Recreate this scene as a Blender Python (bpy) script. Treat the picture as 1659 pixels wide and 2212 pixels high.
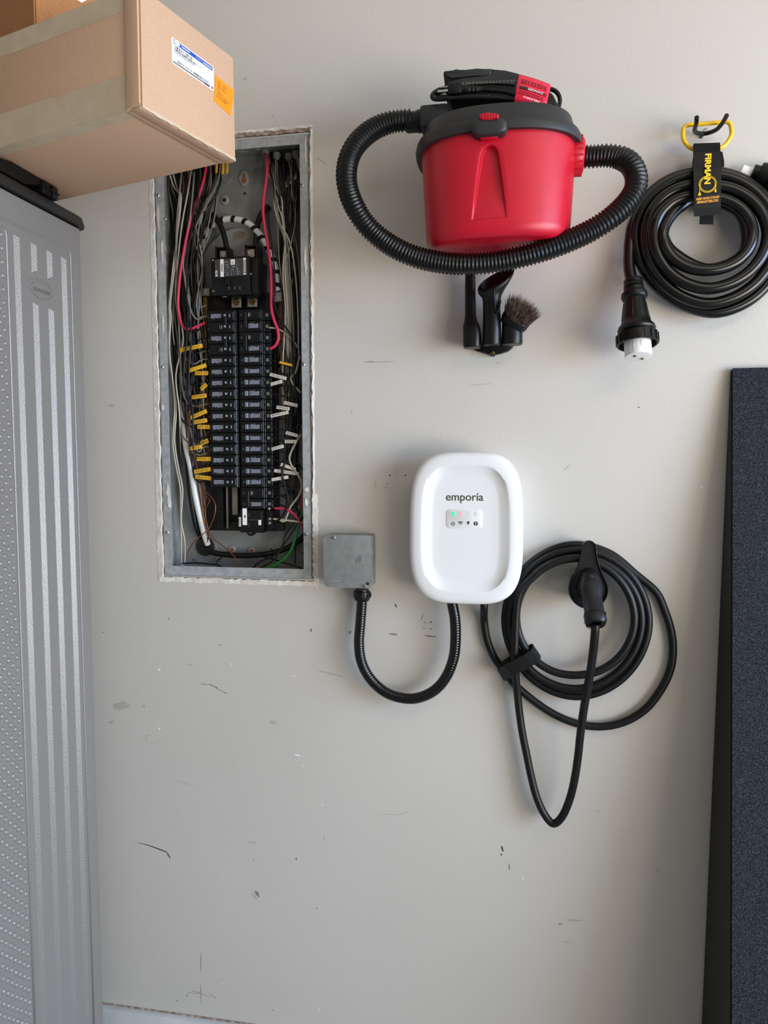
import bpy, bmesh, math, random
from mathutils import Vector, Matrix
random.seed(7)
for o in list(bpy.data.objects): bpy.data.objects.remove(o, do_unlink=True)
scene = bpy.context.scene
COL = scene.collection

# ---------------------------------------------------------------- camera
H = 1.46                      # lens height above the floor
D = 1.61                      # distance of the lens from the back wall (plane y = 0)
F = 1600.0                    # focal length in pixels of the 1659 x 2212 frame
YAW, PITCH, ROLL = math.radians(10.5), math.radians(3.9), math.radians(-0.15)
fw = Vector((-math.sin(YAW)*math.cos(PITCH), math.cos(YAW)*math.cos(PITCH), -math.sin(PITCH)))
rt0 = Vector((math.cos(YAW), math.sin(YAW), 0)); up0 = rt0.cross(fw)
rt = rt0*math.cos(ROLL)+up0*math.sin(ROLL); up = -rt0*math.sin(ROLL)+up0*math.cos(ROLL)
CAM = Vector((0, -D, H))
cd = bpy.data.cameras.new('camera'); cam = bpy.data.objects.new('camera', cd); COL.objects.link(cam)
cd.sensor_fit = 'VERTICAL'; cd.sensor_height = 36.0; cd.lens = F/2212*36.0; cd.clip_start = .02
m = Matrix((rt, up, -fw)).transposed().to_4x4(); m.translation = CAM; cam.matrix_world = m
scene.camera = cam
scene.view_settings.view_transform = 'Standard'; scene.view_settings.look = 'None'
scene.view_settings.gamma = 1; scene.view_settings.use_curve_mapping = False
scene.view_settings.exposure = 0.07

# ---------------------------------------------------------------- light
world = bpy.data.worlds.new('world'); scene.world = world; world.use_nodes = True
wb = world.node_tree.nodes['Background']; wb.inputs[0].default_value = (1, .965, .92, 1); wb.inputs[1].default_value = .27
def area(name, loc, target, sx, sy, power, col):
    l = bpy.data.lights.new(name, 'AREA'); l.shape = 'RECTANGLE'; l.size = sx; l.size_y = sy; l.energy = power; l.color = col
    o = bpy.data.objects.new(name, l); COL.objects.link(o); o.location = loc
    o.rotation_euler = (Vector(target)-Vector(loc)).to_track_quat('-Z', 'Y').to_euler(); return o
def area_s(*a, spread=180): l = area(*a); l.data.spread = math.radians(spread); return l
# open garage door to the right: sky seen through its upper part, sunlit driveway through its lower part
area_s('door_sky', (3.1, -1.35, 1.7), (-1.2, 0, .2), 2.4, 1.2, 65, (.48, .69, 1.0), spread=110)
area_s('driveway_bounce', (2.9, -2.3, .7), (-.1, 0, 2.6), 2.8, 1.3, 56, (1.0, .925, .82), spread=122)
area_s('warm_fill', (.9, -1.5, 2.62), (.2, -.6, 1.2), 1.2, .3, 5, (1, .86, .68))  # added warm fill light below the ceiling, not a known fixture

# ---------------------------------------------------------------- helpers
def ray(px, py): return fw + rt*((px-829.5)/F) - up*((py-1106)/F)
def P(px, py, d=0.0):                   # point seen at a pixel, d metres in front of the wall
    v = ray(px, py); return CAM + v*((D-d)/v.y)
def PX_(px, py, x):                     # point seen at a pixel on the plane x = const
    v = ray(px, py); return CAM + v*(x/v.x)
def PL(px, py, p0, n):                  # point seen at a pixel on any plane
    v = ray(px, py); return CAM + v*((Vector(p0)-CAM).dot(n)/v.dot(n))
def lin(c):
    return tuple((x/255/12.92 if x/255 <= .04045 else ((x/255+.055)/1.055)**2.4) for x in c[:3])+(1,)

MATS = {}
def mat(name, col, rough=.5, metal=0.0, col2=None, nscale=20, bump=0.0, bscale=200, emit=0, spec=.5, detail=3, rough2=None, coat=0, ramp=(.35, .65), sheen=0):
    if name in MATS: return MATS[name]
    mt = bpy.data.materials.new(name); mt.use_nodes = True; nt = mt.node_tree; b = nt.nodes['Principled BSDF']
    b.inputs['Base Color'].default_value = lin(col); b.inputs['Roughness'].default_value = rough
    b.inputs['Metallic'].default_value = metal; b.inputs['Specular IOR Level'].default_value = spec
    b.inputs['Coat Weight'].default_value = coat; b.inputs['Coat Roughness'].default_value = .36; b.inputs['Sheen Weight'].default_value = sheen
    tc = nt.nodes.new('ShaderNodeTexCoord')
    if col2 is not None or rough2 is not None:
        n = nt.nodes.new('ShaderNodeTexNoise'); n.inputs['Scale'].default_value = nscale; n.inputs['Detail'].default_value = detail
        nt.links.new(tc.outputs['Object'], n.inputs['Vector'])
        r = nt.nodes.new('ShaderNodeValToRGB'); r.color_ramp.elements[0].position = ramp[0]; r.color_ramp.elements[1].position = ramp[1]
        nt.links.new(n.outputs['Fac'], r.inputs['Fac'])
        if col2 is not None:
            r.color_ramp.elements[0].color = lin(col); r.color_ramp.elements[1].color = lin(col2)
            nt.links.new(r.outputs['Color'], b.inputs['Base Color'])
        if rough2 is not None:
            mr = nt.nodes.new('ShaderNodeMapRange'); mr.inputs[3].default_value = rough; mr.inputs[4].default_value = rough2
            nt.links.new(n.outputs['Fac'], mr.inputs[0]); nt.links.new(mr.outputs[0], b.inputs['Roughness'])
    if bump:
        n2 = nt.nodes.new('ShaderNodeTexNoise'); n2.inputs['Scale'].default_value = bscale; n2.inputs['Detail'].default_value = 2
        nt.links.new(tc.outputs['Object'], n2.inputs['Vector'])
        bp = nt.nodes.new('ShaderNodeBump'); bp.inputs['Strength'].default_value = bump; bp.inputs['Distance'].default_value = .002
        nt.links.new(n2.outputs['Fac'], bp.inputs['Height']); nt.links.new(bp.outputs['Normal'], b.inputs['Normal'])
    if emit:
        b.inputs['Emission Color'].default_value = lin(col); b.inputs['Emission Strength'].default_value = emit
    MATS[name] = mt; return mt

M_wall = mat('wall_paint', (200, 195, 187), .62, col2=(195, 190, 182), nscale=1.6, bump=.22, bscale=330, detail=6)
M_plaster = mat('plaster', (232, 228, 222), .8, col2=(208, 200, 190), nscale=40, bump=.6, bscale=150)
M_gyp = mat('gypsum_core', (120, 92, 76), .9, col2=(190, 170, 155), nscale=90, bump=.6, bscale=200)
M_scuff = mat('scuff', (112, 108, 104), .7, col2=(150, 146, 140), nscale=300)
M_scuff2 = mat('scuff_light', (176, 171, 160), .7)
M_scuffd = mat('scuff_dark', (62, 58, 58), .7)
M_chip = mat('paint_chip', (235, 232, 226), .7)
M_floor = mat('concrete', (150, 150, 148), .8, col2=(165, 164, 160), nscale=6, bump=.2, bscale=90)
M_base = mat('baseboard_paint', (214, 216, 216), .6, col2=(200, 202, 203), nscale=8, bump=.2, bscale=120)
M_ceil = mat('ceiling_paint', (215, 210, 200), .8)
M_galv = mat('galvanised_steel', (182, 184, 184), .42, .25, col2=(158, 162, 164), nscale=90, rough2=.6, bump=.03, bscale=60)
M_galvd = mat('galvanised_back', (158, 160, 158), .45, .3, col2=(134, 137, 136), nscale=18, rough2=.6)
M_jbox = mat('junction_box_steel', (142, 144, 141), .45, .2, col2=(130, 133, 131), nscale=60, rough2=.6)
M_steel = mat('zinc_screw', (190, 192, 194), .3, .9)
M_brass = mat('brass_screw', (150, 118, 70), .35, .9, col2=(110, 84, 50), nscale=200)
M_lug = mat('aluminium_lug', (160, 155, 142), .45, .7)
M_blk = mat('black_moulding', (10, 10, 11), .42, col2=(14, 14, 15), nscale=60, spec=.4)
M_blk2 = mat('black_breaker', (9, 9, 10), .34, spec=.45)
M_togg = mat('toggle_grey', (112, 118, 130), .4)
M_print = mat('white_print', (158, 164, 178), .6)
M_white = mat('white_plastic', (228, 228, 228), .45, bump=.02, bscale=500)
M_dkpr = mat('dark_print', (42, 40, 38), .6)
M_cop = mat('copper', (150, 88, 58), .35, .8)
M_wblk = mat('wire_black', (11, 11, 12), .38, spec=.4)
M_wwht = mat('wire_white', (186, 178, 162), .45)
M_wgry = mat('wire_grey', (120, 116, 108), .45)
M_wbrn = mat('wire_brown', (74, 50, 42), .5)
M_wred = mat('wire_red', (205, 48, 84), .4)
M_wgrn = mat('wire_green', (24, 120, 42), .4)
M_tape = mat('white_tape', (215, 215, 212), .35)
M_tagy = mat('yellow_tag', (226, 172, 40), .5)
M_tagw = mat('white_tag', (215, 210, 200), .5)
M_wood = mat('sawdust', (176, 120, 72), .9, col2=(120, 72, 40), nscale=300)
M_card = mat('cardboard', (202, 166, 137), .85, col2=(192, 156, 127), nscale=420, bump=.15, bscale=420, detail=5)
M_card2 = mat('cardboard_orange', (186, 128, 78), .8, col2=(178, 120, 72), nscale=120)
M_cardf = mat('cardboard_edge', (120, 88, 66), .9)
M_ptape = mat('parcel_tape', (206, 187, 160), .35, col2=(196, 176, 148), nscale=30, spec=.5)
M_lblw = mat('label_white', (245, 245, 245), .5)
M_lblb = mat('label_blue', (20, 76, 165), .5)
M_lblg = mat('label_grey', (110, 110, 112), .6)
M_lblo = mat('label_orange', (250, 146, 8), .5)
M_grey = mat('cabinet_resin', (124, 119, 114), .45, bump=.10, bscale=900, spec=.5)
M_rib = mat('cabinet_resin_texture', (124, 119, 114), .40, bump=.45, bscale=400, spec=1.0, coat=1.0)
M_bad = mat('badge_shade', (104, 101, 99), .5)
M_lid = mat('cabinet_lid', (34, 31, 28), .5, bump=.05, bscale=700)
M_black = mat('black_plastic', (8, 8, 9), .38, spec=.35)
M_char = mat('charcoal_plastic', (35, 36, 38), .5, bump=.03, bscale=900)
M_red = mat('red_plastic', (190, 7, 38), .40, col2=(184, 7, 36), nscale=30, bump=.03, bscale=1200, spec=.5)
M_hose = mat('hose_black', (8, 8, 9), .36, spec=.38)
M_cord = mat('cord_black', (7, 7, 8), .24, col2=(10, 10, 11), nscale=30, spec=.45)
M_evc = mat('ev_cable_rubber', (8, 8, 9), .42, col2=(13, 12, 12), nscale=40, spec=.36, bump=.05, bscale=300)
M_cond = mat('conduit_black', (6, 6, 7), .16)
M_tagr = mat('tag_red', (232, 30, 66), .45)
M_tagdk = mat('tag_dark_red', (120, 10, 30), .5)
M_brist = mat('bristle', (128, 104, 86), .7, col2=(58, 43, 36), nscale=130)
M_yel = mat('yellow_coated_steel', (242, 190, 22), .3, coat=.3)
M_web = mat('black_webbing', (9, 9, 10), .8, spec=.3, bump=.5, bscale=900)
M_patch = mat('black_patch', (11, 11, 12), .5, spec=.35)
M_pry = mat('print_yellow', (240, 196, 30), .6)
M_pro = mat('print_orange', (236, 164, 60), .6)
M_velc = mat('velcro', (10, 10, 11), .95, bump=.8, bscale=900)
M_wedge = mat('wedge_carpet', (17, 19, 25), .95, col2=(62, 65, 74), spec=.3, nscale=420, bump=.7, bscale=500, detail=2, ramp=(.42, .72))
M_vinyl = mat('wedge_vinyl', (17, 16, 16), .6, spec=.35, col2=(22, 21, 20), nscale=30)
M_olive = mat('logo_olive', (62, 64, 38), .6)
M_led_g = mat('led_green', (40, 235, 140), .4, emit=.9)
M_led_r = mat('led_red', (255, 150, 170), .4, emit=.55)
M_led_o = mat('led_off', (216, 218, 216), .5)
M_icon = mat('icon_dark', (50, 50, 52), .6)
M_evh = mat('ev_handle', (17, 18, 22), .42, spec=.4)
M_dgry = mat('dark_grey_label', (62, 64, 68), .5)

ORG = {}
def org(p): return ORG.get(p.name, Vector((0, 0, 0))) if p else Vector((0, 0, 0))
def tag(o, label, cat, group=None):
    o['label'] = label; o['category'] = cat
    if group: o['group'] = group
    return o
def thing(name, label, cat, loc, group=None):
    o = bpy.data.objects.new(name, None); COL.objects.link(o); o.location = loc; o.empty_display_size = .03
    ORG[o.name] = Vector(loc); return tag(o, label, cat, group)
def link(name, me, mt, parent=None, smooth=False, label=None):
    if mt is not None:
        for x in (mt if isinstance(mt, (list, tuple)) else [mt]): me.materials.append(x)
    if smooth:
        for p in me.polygons: p.use_smooth = True
    o = bpy.data.objects.new(name, me); COL.objects.link(o)
    if parent: o.parent = parent; ORG[o.name] = org(parent)
    if label: o['label'] = label
    return o
def mesh(name, verts, faces, mt, parent=None, smooth=False, label=None):
    g = org(parent); me = bpy.data.meshes.new(name)
    me.from_pydata([tuple(Vector(v)-g) for v in verts], [], faces); me.update()
    bm = bmesh.new(); bm.from_mesh(me); bmesh.ops.recalc_face_normals(bm, faces=bm.faces); bm.to_mesh(me); bm.free()
    return link(name, me, mt, parent, smooth, label)
def bmo(name, bm, mt, parent=None, smooth=False, label=None):
    g = org(parent)
    for v in bm.verts: v.co -= g
    bmesh.ops.recalc_face_normals(bm, faces=bm.faces)
    me = bpy.data.meshes.new(name); bm.to_mesh(me); bm.free(); return link(name, me, mt, parent, smooth, label)
def autosmooth(o, ang=40):
    me = o.data
    for p in me.polygons: p.use_smooth = True
    me.set_sharp_from_angle(angle=math.radians(ang)); return o
def bx(bm, lo, hi, bev=0, seg=2):
    lo, hi = Vector(lo), Vector(hi)
    b2 = bmesh.new(); bmesh.ops.create_cube(b2, size=1)
    for v in b2.verts: v.co = Vector((lo[i]+(v.co[i]+.5)*(hi[i]-lo[i]) for i in range(3)))
    if bev: bmesh.ops.bevel(b2, geom=b2.edges[:], offset=bev, segments=seg, profile=.5, affect='EDGES')
    me = bpy.data.meshes.new('t'); b2.to_mesh(me); b2.free(); bm.from_mesh(me); bpy.data.meshes.remove(me); return bm
def box(name, lo, hi, mt, parent=None, bev=0, seg=2, label=None):
    lo2 = [min(a, b) for a, b in zip(lo, hi)]; hi2 = [max(a, b) for a, b in zip(lo, hi)]
    o = bmo(name, bx(bmesh.new(), lo2, hi2, bev, seg), mt, parent, False, label)
    return autosmooth(o, 35) if bev and seg > 1 else o
def loft(name, rings, mt, parent=None, smooth=True, cap=True, label=None, closed=True):
    n = len(rings[0]); v = [p for r in rings for p in r]; f = []
    for i in range(len(rings)-1):
        for j in range(n if closed else n-1):
            k = (j+1) % n; f.append((i*n+j, i*n+k, (i+1)*n+k, (i+1)*n+j))
    if cap: f.append(tuple(range(n-1, -1, -1))); f.append(tuple(range((len(rings)-1)*n, len(rings)*n)))
    o = mesh(name, v, f, mt, parent, smooth, label)
    return autosmooth(o, 50) if smooth else o
def catmull(pts, n=8, closed=False):
    pts = [Vector(p) for p in pts]; L = len(pts); out = []
    for i in range(L if closed else L-1):
        if closed: a, b, c, e = pts[i-1], pts[i], pts[(i+1) % L], pts[(i+2) % L]
        else: a, b, c, e = pts[max(i-1, 0)], pts[i], pts[i+1], pts[min(i+2, L-1)]
        for k in range(n):
            t = k/n; out.append(.5*((2*b)+(c-a)*t+(2*a-5*b+4*c-e)*t*t+(3*b-a-3*c+e)*t**3))
    if not closed: out.append(pts[-1])
    return out
def resample(pts, step):
    out = [pts[0].copy()]; acc = 0.0
    for a, b in zip(pts, pts[1:]):
        L = (b-a).length; pos = 0
        if L < 1e-9: continue
        while acc+L-pos >= step:
            pos += step-acc; acc = 0; out.append(a.lerp(b, pos/L))
        acc += L-pos
    return out
def tube_rings(pts, r, seg, closed=False):
    n = len(pts); T = [((pts[(i+1) % n] if closed or i < n-1 else pts[i])-(pts[i-1] if closed or i > 0 else pts[i])).normalized() for i in range(n)]
    N = T[0].orthogonal().normalized(); rings = []; s = 0
    for i in range(n):
        if i: s += (pts[i]-pts[i-1]).length
        N = (N-T[i]*N.dot(T[i])).normalized(); B = T[i].cross(N); rr = r(s) if callable(r) else r
        rings.append([pts[i]+(N*math.cos(a)+B*math.sin(a))*rr for a in (2*math.pi*k/seg for k in range(seg))])
    return rings
def tube(name, pts, r, mt, parent=None, seg=10, n=6, closed=False, spline=True, label=None, step=None):
    p = catmull(pts, n, closed) if spline else [Vector(q) for q in pts]
    if step: p = resample(p, step)
    rings = tube_rings(p, r, seg, closed)
    if closed:
        # align the seam
        rings.append(rings[0][:]); last = rings[-2]; d0 = min(range(seg), key=lambda k: (last[0]-rings[0][k]).length)
        rings[-1] = rings[0][d0:]+rings[0][:d0]
        o = loft(name, rings, mt, parent, False, False, label)
    else: o = loft(name, rings, mt, parent, False, True, label)
    for q in o.data.polygons: q.use_smooth = len(q.vertices) == 4
    return o
def sell(cx, cz, rx, rz, e, n, y):                 # superellipse ring facing the room
    out = []
    for k in range(n):
        a = 2*math.pi*k/n; c, s = math.cos(a), math.sin(a)
        out.append(Vector((cx+rx*math.copysign(abs(c)**(2/e), c), y, cz+rz*math.copysign(abs(s)**(2/e), s))))
    return out
def sellh(cx, cy, rx, ry, e, n, z):                # superellipse ring lying flat
    out = []
    for k in range(n):
        a = 2*math.pi*k/n; c, s = math.cos(a), math.sin(a)
        out.append(Vector((cx+rx*math.copysign(abs(c)**(2/e), c), cy+ry*math.copysign(abs(s)**(2/e), s), z)))
    return out
class Frame:                                       # a flat place in the scene: origin, right, up, outward
    def __init__(s, o, u, v):
        s.o = Vector(o); s.u = Vector(u).normalized(); s.v = Vector(v).normalized(); s.n = s.u.cross(s.v).normalized()
    def at(s, x, y, h=0): return s.o+s.u*x+s.v*y+s.n*h
def prism(name, fr, poly, h0, h1, mt, parent=None, bev=0, label=None, seg=2):
    bm = bmesh.new(); a = [bm.verts.new(fr.at(x, y, h0)) for x, y in poly]; b = [bm.verts.new(fr.at(x, y, h1)) for x, y in poly]; n = len(poly)
    bm.faces.new(a[::-1]); top = bm.faces.new(b)
    for i in range(n): bm.faces.new((a[i], a[(i+1) % n], b[(i+1) % n], b[i]))
    if bev: bmesh.ops.bevel(bm, geom=list(top.edges), offset=bev, segments=seg, profile=.5, affect='EDGES')
    o = bmo(name, bm, mt, parent, False, label); return autosmooth(o, 35) if bev else o
def rects(name, fr, rs, h, mt, parent=None, label=None):    # flat print: many little bars on a surface
    v = []; f = []
    for (x0, y0, x1, y1) in rs:
        i = len(v); v += [fr.at(x0, y0, h), fr.at(x1, y0, h), fr.at(x1, y1, h), fr.at(x0, y1, h)]; f.append((i, i+1, i+2, i+3))
    o = mesh(name, v, f, mt, parent, False, label)
    if len(rs) > 1: o['kind'] = 'stuff'
    return o
def text(name, s, fr, x, y, size, mt, parent=None, h=.0004, align='CENTER', width=None, bold=0, shear=0, label=None):
    cu = bpy.data.curves.new('t', 'FONT'); cu.body = s; cu.size = size; cu.align_x = align; cu.align_y = 'CENTER'; cu.offset = bold; cu.shear = shear
    cu.resolution_u = 4
    ob = bpy.data.objects.new('t', cu); me = bpy.data.meshes.new_from_object(ob); bpy.data.objects.remove(ob); bpy.data.curves.remove(cu)
    xs = [v.co.x for v in me.vertices]; k = width/(max(xs)-min(xs)) if width else 1; g = org(parent)
    for v in me.vertices: v.co = fr.at(x+v.co.x*k, y+v.co.y, h)-g
    me.name = name; me.materials.clear(); return link(name, me, mt, parent, False, label)
def rrect(w, h, r, n=5, cx=0, cy=0):
    out = []
    for qx, qy, a0 in ((1, 1, 0), (-1, 1, 90), (-1, -1, 180), (1, -1, 270)):
        for k in range(n+1):
            a = math.radians(a0+90*k/n); out.append((cx+qx*(w/2-r)+r*math.cos(a), cy+qy*(h/2-r)+r*math.sin(a)))
    return out
def circ(cx, cy, r, n=16): return [(cx+r*math.cos(2*math.pi*k/n), cy+r*math.sin(2*math.pi*k/n)) for k in range(n)]
def lathe(name, p0, axis, prof, mt, parent=None, seg=24, label=None):
    T = Vector(axis).normalized(); N = T.orthogonal().normalized(); B = T.cross(N)
    rings = [[Vector(p0)+T*h+(N*math.cos(a)+B*math.sin(a))*r for a in (2*math.pi*k/seg for k in range(seg))] for h, r in prof]
    return autosmooth(loft(name, rings, mt, parent, True, True, label), 38)
WALLF = Frame((0, 0, 0), (1, 0, 0), (0, 0, 1))     # n points to -y, into the room
def screw(p, r, parent, mt=None, name='screw', axis=(0, -1, 0), head=.0025):
    o = lathe(name, p, axis, [(0, r*.9), (head*.5, r), (head, r*.7), (head*1.05, r*.25)], mt or M_steel, parent, 14)
    fr = Frame(Vector(p)+Vector(axis)*head, (1, 0, 0), (0, 0, 1)) if abs(axis[1]) > .5 else None
    if fr:
        q = r*.55; rects('cross_slot', fr, [(-q, -q*.22, q, q*.22), (-q*.22, -q, q*.22, q)], .0003, M_dkpr, o)
    return o

# ---------------------------------------------------------------- the setting
def struct(o): o['kind'] = 'structure'; return o
HX0, HX1, HZ0, HZ1 = -.832, -.461, H-.272, H+.722          # the opening cut in the drywall
bm = bmesh.new()
for lo, hi in (((-2.4, 0, 0), (HX0, .013, 2.75)), ((HX1, 0, 0), (2.4, .013, 2.75)), ((HX0, 0, 0), (HX1, .013, HZ0)), ((HX0, 0, HZ1), (HX1, .013, 2.75))): bx(bm, lo, hi)
bmesh.ops.remove_doubles(bm, verts=bm.verts, dist=1e-5)
wall = struct(bmo('wall_back', bm, M_wall))
struct(box('floor', (-2.4, -4.5, -.05), (2.4, .013, 0), M_floor))
struct(box('ceiling', (-2.4, -4.5, 2.75), (2.4, .013, 2.8), M_ceil))
struct(box('wall_left', (-2.41, -4.5, 0), (-2.4, .013, 2.75), M_wall))
zb = P(212, 2166).z
base = struct(box('baseboard_back', (-2.4, -.019, 0), (2.4, 0, zb), M_base, bev=.002))
mesh('caulk_line', [(-2.4, -.0015, zb-.001), (-2.4, -.0015, zb+.004), (2.4, -.0015, zb+.003), (2.4, -.0015, zb-.001)], [(0, 1, 2, 3)], M_gyp, wall)

# rough plaster edges around the opening, parts of the wall
def ribbon(name, a, b, w0, w1, mt, h=.002, n=40, jit=.0018, side=(0, 0)):
    # a, b: world ends of the inner edge; w0/w1 widths; side: outward direction in x,z
    a, b = Vector(a), Vector(b); sd = Vector((side[0], 0, side[1])); v = []; f = []
    for i in range(n+1):
        t = i/n; p = a.lerp(b, t); w = w0+(w1-w0)*t
        q0 = p+sd*random.uniform(-jit, jit); q1 = p+sd*(w+random.uniform(-jit, jit)*.7)
        v += [q0+Vector((0, .004, 0)), q0+Vector((0, -h, 0)), q1+Vector((0, -h*.3, 0)), q1+Vector((0, .001, 0))]
        if i:
            k = 4*i; f += [(k-4+j, k-4+(j+1) % 4, k+(j+1) % 4, k+j) for j in range(4)]
    f += [(0, 1, 2, 3), (4*n+3, 4*n+2, 4*n+1, 4*n)]
    return mesh(name, v, f, mt, wall)
ribbon('plaster_edge', (HX0+.003, 0, HZ0-.004), (HX0+.001, 0, HZ1), .013, .010, M_plaster, side=(-1, 0), n=90)
ribbon('plaster_edge', (HX1-.001, 0, HZ0-.006), (HX1-.001, 0, HZ0+.20), .013, .012, M_plaster, side=(1, 0), n=40)
ribbon('plaster_edge', (HX1+.001, 0, HZ0+.2), (HX1+.001, 0, HZ1), .003, .006, M_plaster, side=(1, 0), n=60)
ribbon('plaster_edge', (HX0-.006, 0, HZ0+.001), (HX1+.01, 0, HZ0+.001), .010, .012, M_plaster, side=(0, -1), n=60)
ribbon('plaster_edge', (HX0, 0, HZ1+.004), (HX1+.006, 0, HZ1+.004), .006, .007, M_plaster, side=(0, 1), n=60)
ribbon('gypsum_edge', (HX0, 0, HZ1-.003), (HX1, 0, HZ1-.003), .009, .009, M_gyp, side=(0, 1), n=60, h=.0005)
ribbon('gypsum_edge', (HX1-.002, 0, HZ0), (HX1-.002, 0, HZ1), .004, .004, M_gyp, side=(1, 0), n=70, h=.0003)

def scuff(px, py, w, h, ang=0, mt=None, n=10, name='scuff_mark'):
    fr = Frame(P(px, py, .0002), (math.cos(math.radians(ang)), 0, math.sin(math.radians(ang))), (-math.sin(math.radians(ang)), 0, math.cos(math.radians(ang))))
    k = 1.0e-3; poly = []
    for i in range(n):
        a = 2*math.pi*i/n; q = random.uniform(.65, 1.1); poly.append((w*k/2*math.cos(a)*q, h*k/2*math.sin(a)*q))
    v = [fr.at(0, 0, .0002)]+[fr.at(x, y, .0001) for x, y in poly]
    mesh(name, v, [(0, i+1, (i+1) % n+1) for i in range(n)], mt or M_scuff, wall)
for a in ((850, 1370, 24, 5, -4), (928, 1374, 30, 4.5, -3), (756, 1366, 6, 11, -20), (672, 1361, 5, 10, -25), (912, 1333, 2.4, 14, -22), (931, 1344, 7, 5, 30), (918, 1345, 7, 2.4, 0),
          (916, 1357, 8, 2, -12), (931, 1358, 8, 3, 15), (823, 782, 88, 1.2, 1), (796, 781, 26, 1.6, 0), (811, 1047, 3, 16, 0, M_scuff2), (834, 1053, 14, 4, -20, M_scuff2), (836, 1045, 8, 2, 15),
          (241, 876, 16, 7, 10, M_scuff2), (241, 875, 7, 3, 0), (262, 1524, 52, 20, 10, M_scuff2), (311, 1525, 8, 9, 30, M_scuff2), (555, 1930, 10, 22, 35), (240, 1560, 22, 6, 25, M_scuff2), (550, 1936, 22, 5, -40, M_scuff2),
          (700, 1452, 45, .9, -7), (722, 1457, 36, 1.1, -5), (735, 1461, 20, .9, -4), (412, 1436, 20, 1, 0), (440, 1478, 22, 1.2, -8), (457, 1481, 18, 1.4, -30), (468, 1485, 8, 2.4, -30), (486, 1496, 10, 3, -20),
          (476, 1393, 6, 3, -20), (546, 1820, 30, 1, -8), (548, 1858, 3, 8, -20, M_scuff2), (1240, 1988, 44, 5, 5, M_scuff2), (1210, 1996, 12, 3, 10), (1290, 1752, 14, 3, 0, M_scuff2), (1225, 2035, 20, 3, 12, M_scuff2), (1100, 1872, 4, 16, 5),
          (700, 1810, 3, 11, 0, M_scuff2), (590, 1560, 18, 10, 0, M_scuff2), (1040, 830, 60, 2, 3, M_scuff2), (1225, 1010, 20, 3, 40, M_scuff2), (760, 890, 14, 2, 60, M_scuff2), (1076, 784, 7, 1.6, 2), (530, 170, 12, 5, 20, M_scuff2), (590, 250, 6, 2, 60), (690, 345, 22, 1.2, -35), (700, 352, 14, 1, -30), (434, 2080, 1.6, 60, -2), (434, 2145, 1.6, 60, 2), (425, 2146, 26, 1.2, 10), (460, 2152, 26, 1.2, -30)): scuff(*a)
for a in ((855, 1308, 3.2, 11, 25), (876, 1027, 4, 4), (842, 1027, 4, 4), (1085, 1833, 5, 16, 15), (1083, 1846, 5, 4, 0), (383, 2162, 2.5, 5), (404, 2150, 2.5, 3), (589, 2182, 2.6, 2.6), (222, 1366, 4, 2, 30), (684, 1962, 3, 3), (365, 1337, 3, 3), (1380, 880, 3, 3), (1420, 1880, 3, 3), (640, 1855, 3, 6, 10)): scuff(*a, mt=M_scuffd) if len(a) == 5 else scuff(*a[:4], a[4] if len(a) > 4 else 0, M_scuffd)
for a in ((642, 1631, 16, 5, -10), (656, 1655, 4, 4), (344, 1446, 7, 7), (344, 1574, 7, 7), (499, 1435, 3, 10, 10), (635, 1460, 4, 5), (533, 2174, 3, 3), (480, 2124, 4, 4), (696, 1739, 4, 5), (690, 2180, 3, 4), (685, 1270, 4, 3), (1516, 1052, 4, 3), (1130, 1898, 4, 5), (660, 570, 4, 4)): scuff(*a[:4], a[4] if len(a) > 4 else 0, M_chip)
def scratch(pts, w, mt): # a thin curved scratch drawn on the paint
    p = catmull([P(x, y, .0003) for x, y in pts], 6); v = []; f = []
    for i, q in enumerate(p):
        t = i/(len(p)-1); ww = w*(.25+math.sin(math.pi*min(.98, max(.02, t)))*.75)*.5e-3; T = (p[min(i+1, len(p)-1)]-p[max(i-1, 0)]).normalized(); N = Vector((-T.z, 0, T.x))
        v += [q+N*ww, q-N*ww]
        if i: f.append((2*i-2, 2*i-1, 2*i+1, 2*i))
    mesh('scratch', v, f, mt, wall)
scratch([(296, 1820), (320, 1826), (345, 1835), (361, 1842), (366, 1853)], 2.6, M_scuffd)
scratch([(360, 1845), (366, 1850), (367, 1855)], 4, M_scuff)
scratch([(436, 1477), (460, 1480), (468, 1487), (480, 1493), (492, 1498)], 1.4, M_scuff)
scratch([(684, 1080), (684.5, 1170), (686, 1262)], 1.5, M_scuff)
scratch([(655, 1258), (675, 1259), (700, 1259)], 1.4, M_scuff)
scratch([(316, 1604), (316, 1591), (330, 1587)], 1, M_scuff2); scratch([(316, 1604), (335, 1604), (349, 1599)], 1, M_scuff2)
scratch([(370, 1680), (400, 1692), (430, 1700)], 1, M_scuff2); scratch([(820, 1758), (860, 1760), (884, 1753)], 1.2, M_scuff2)
scratch([(405, 2146), (420, 2142), (440, 2148), (455, 2155)], 1, M_scuff)

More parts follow.
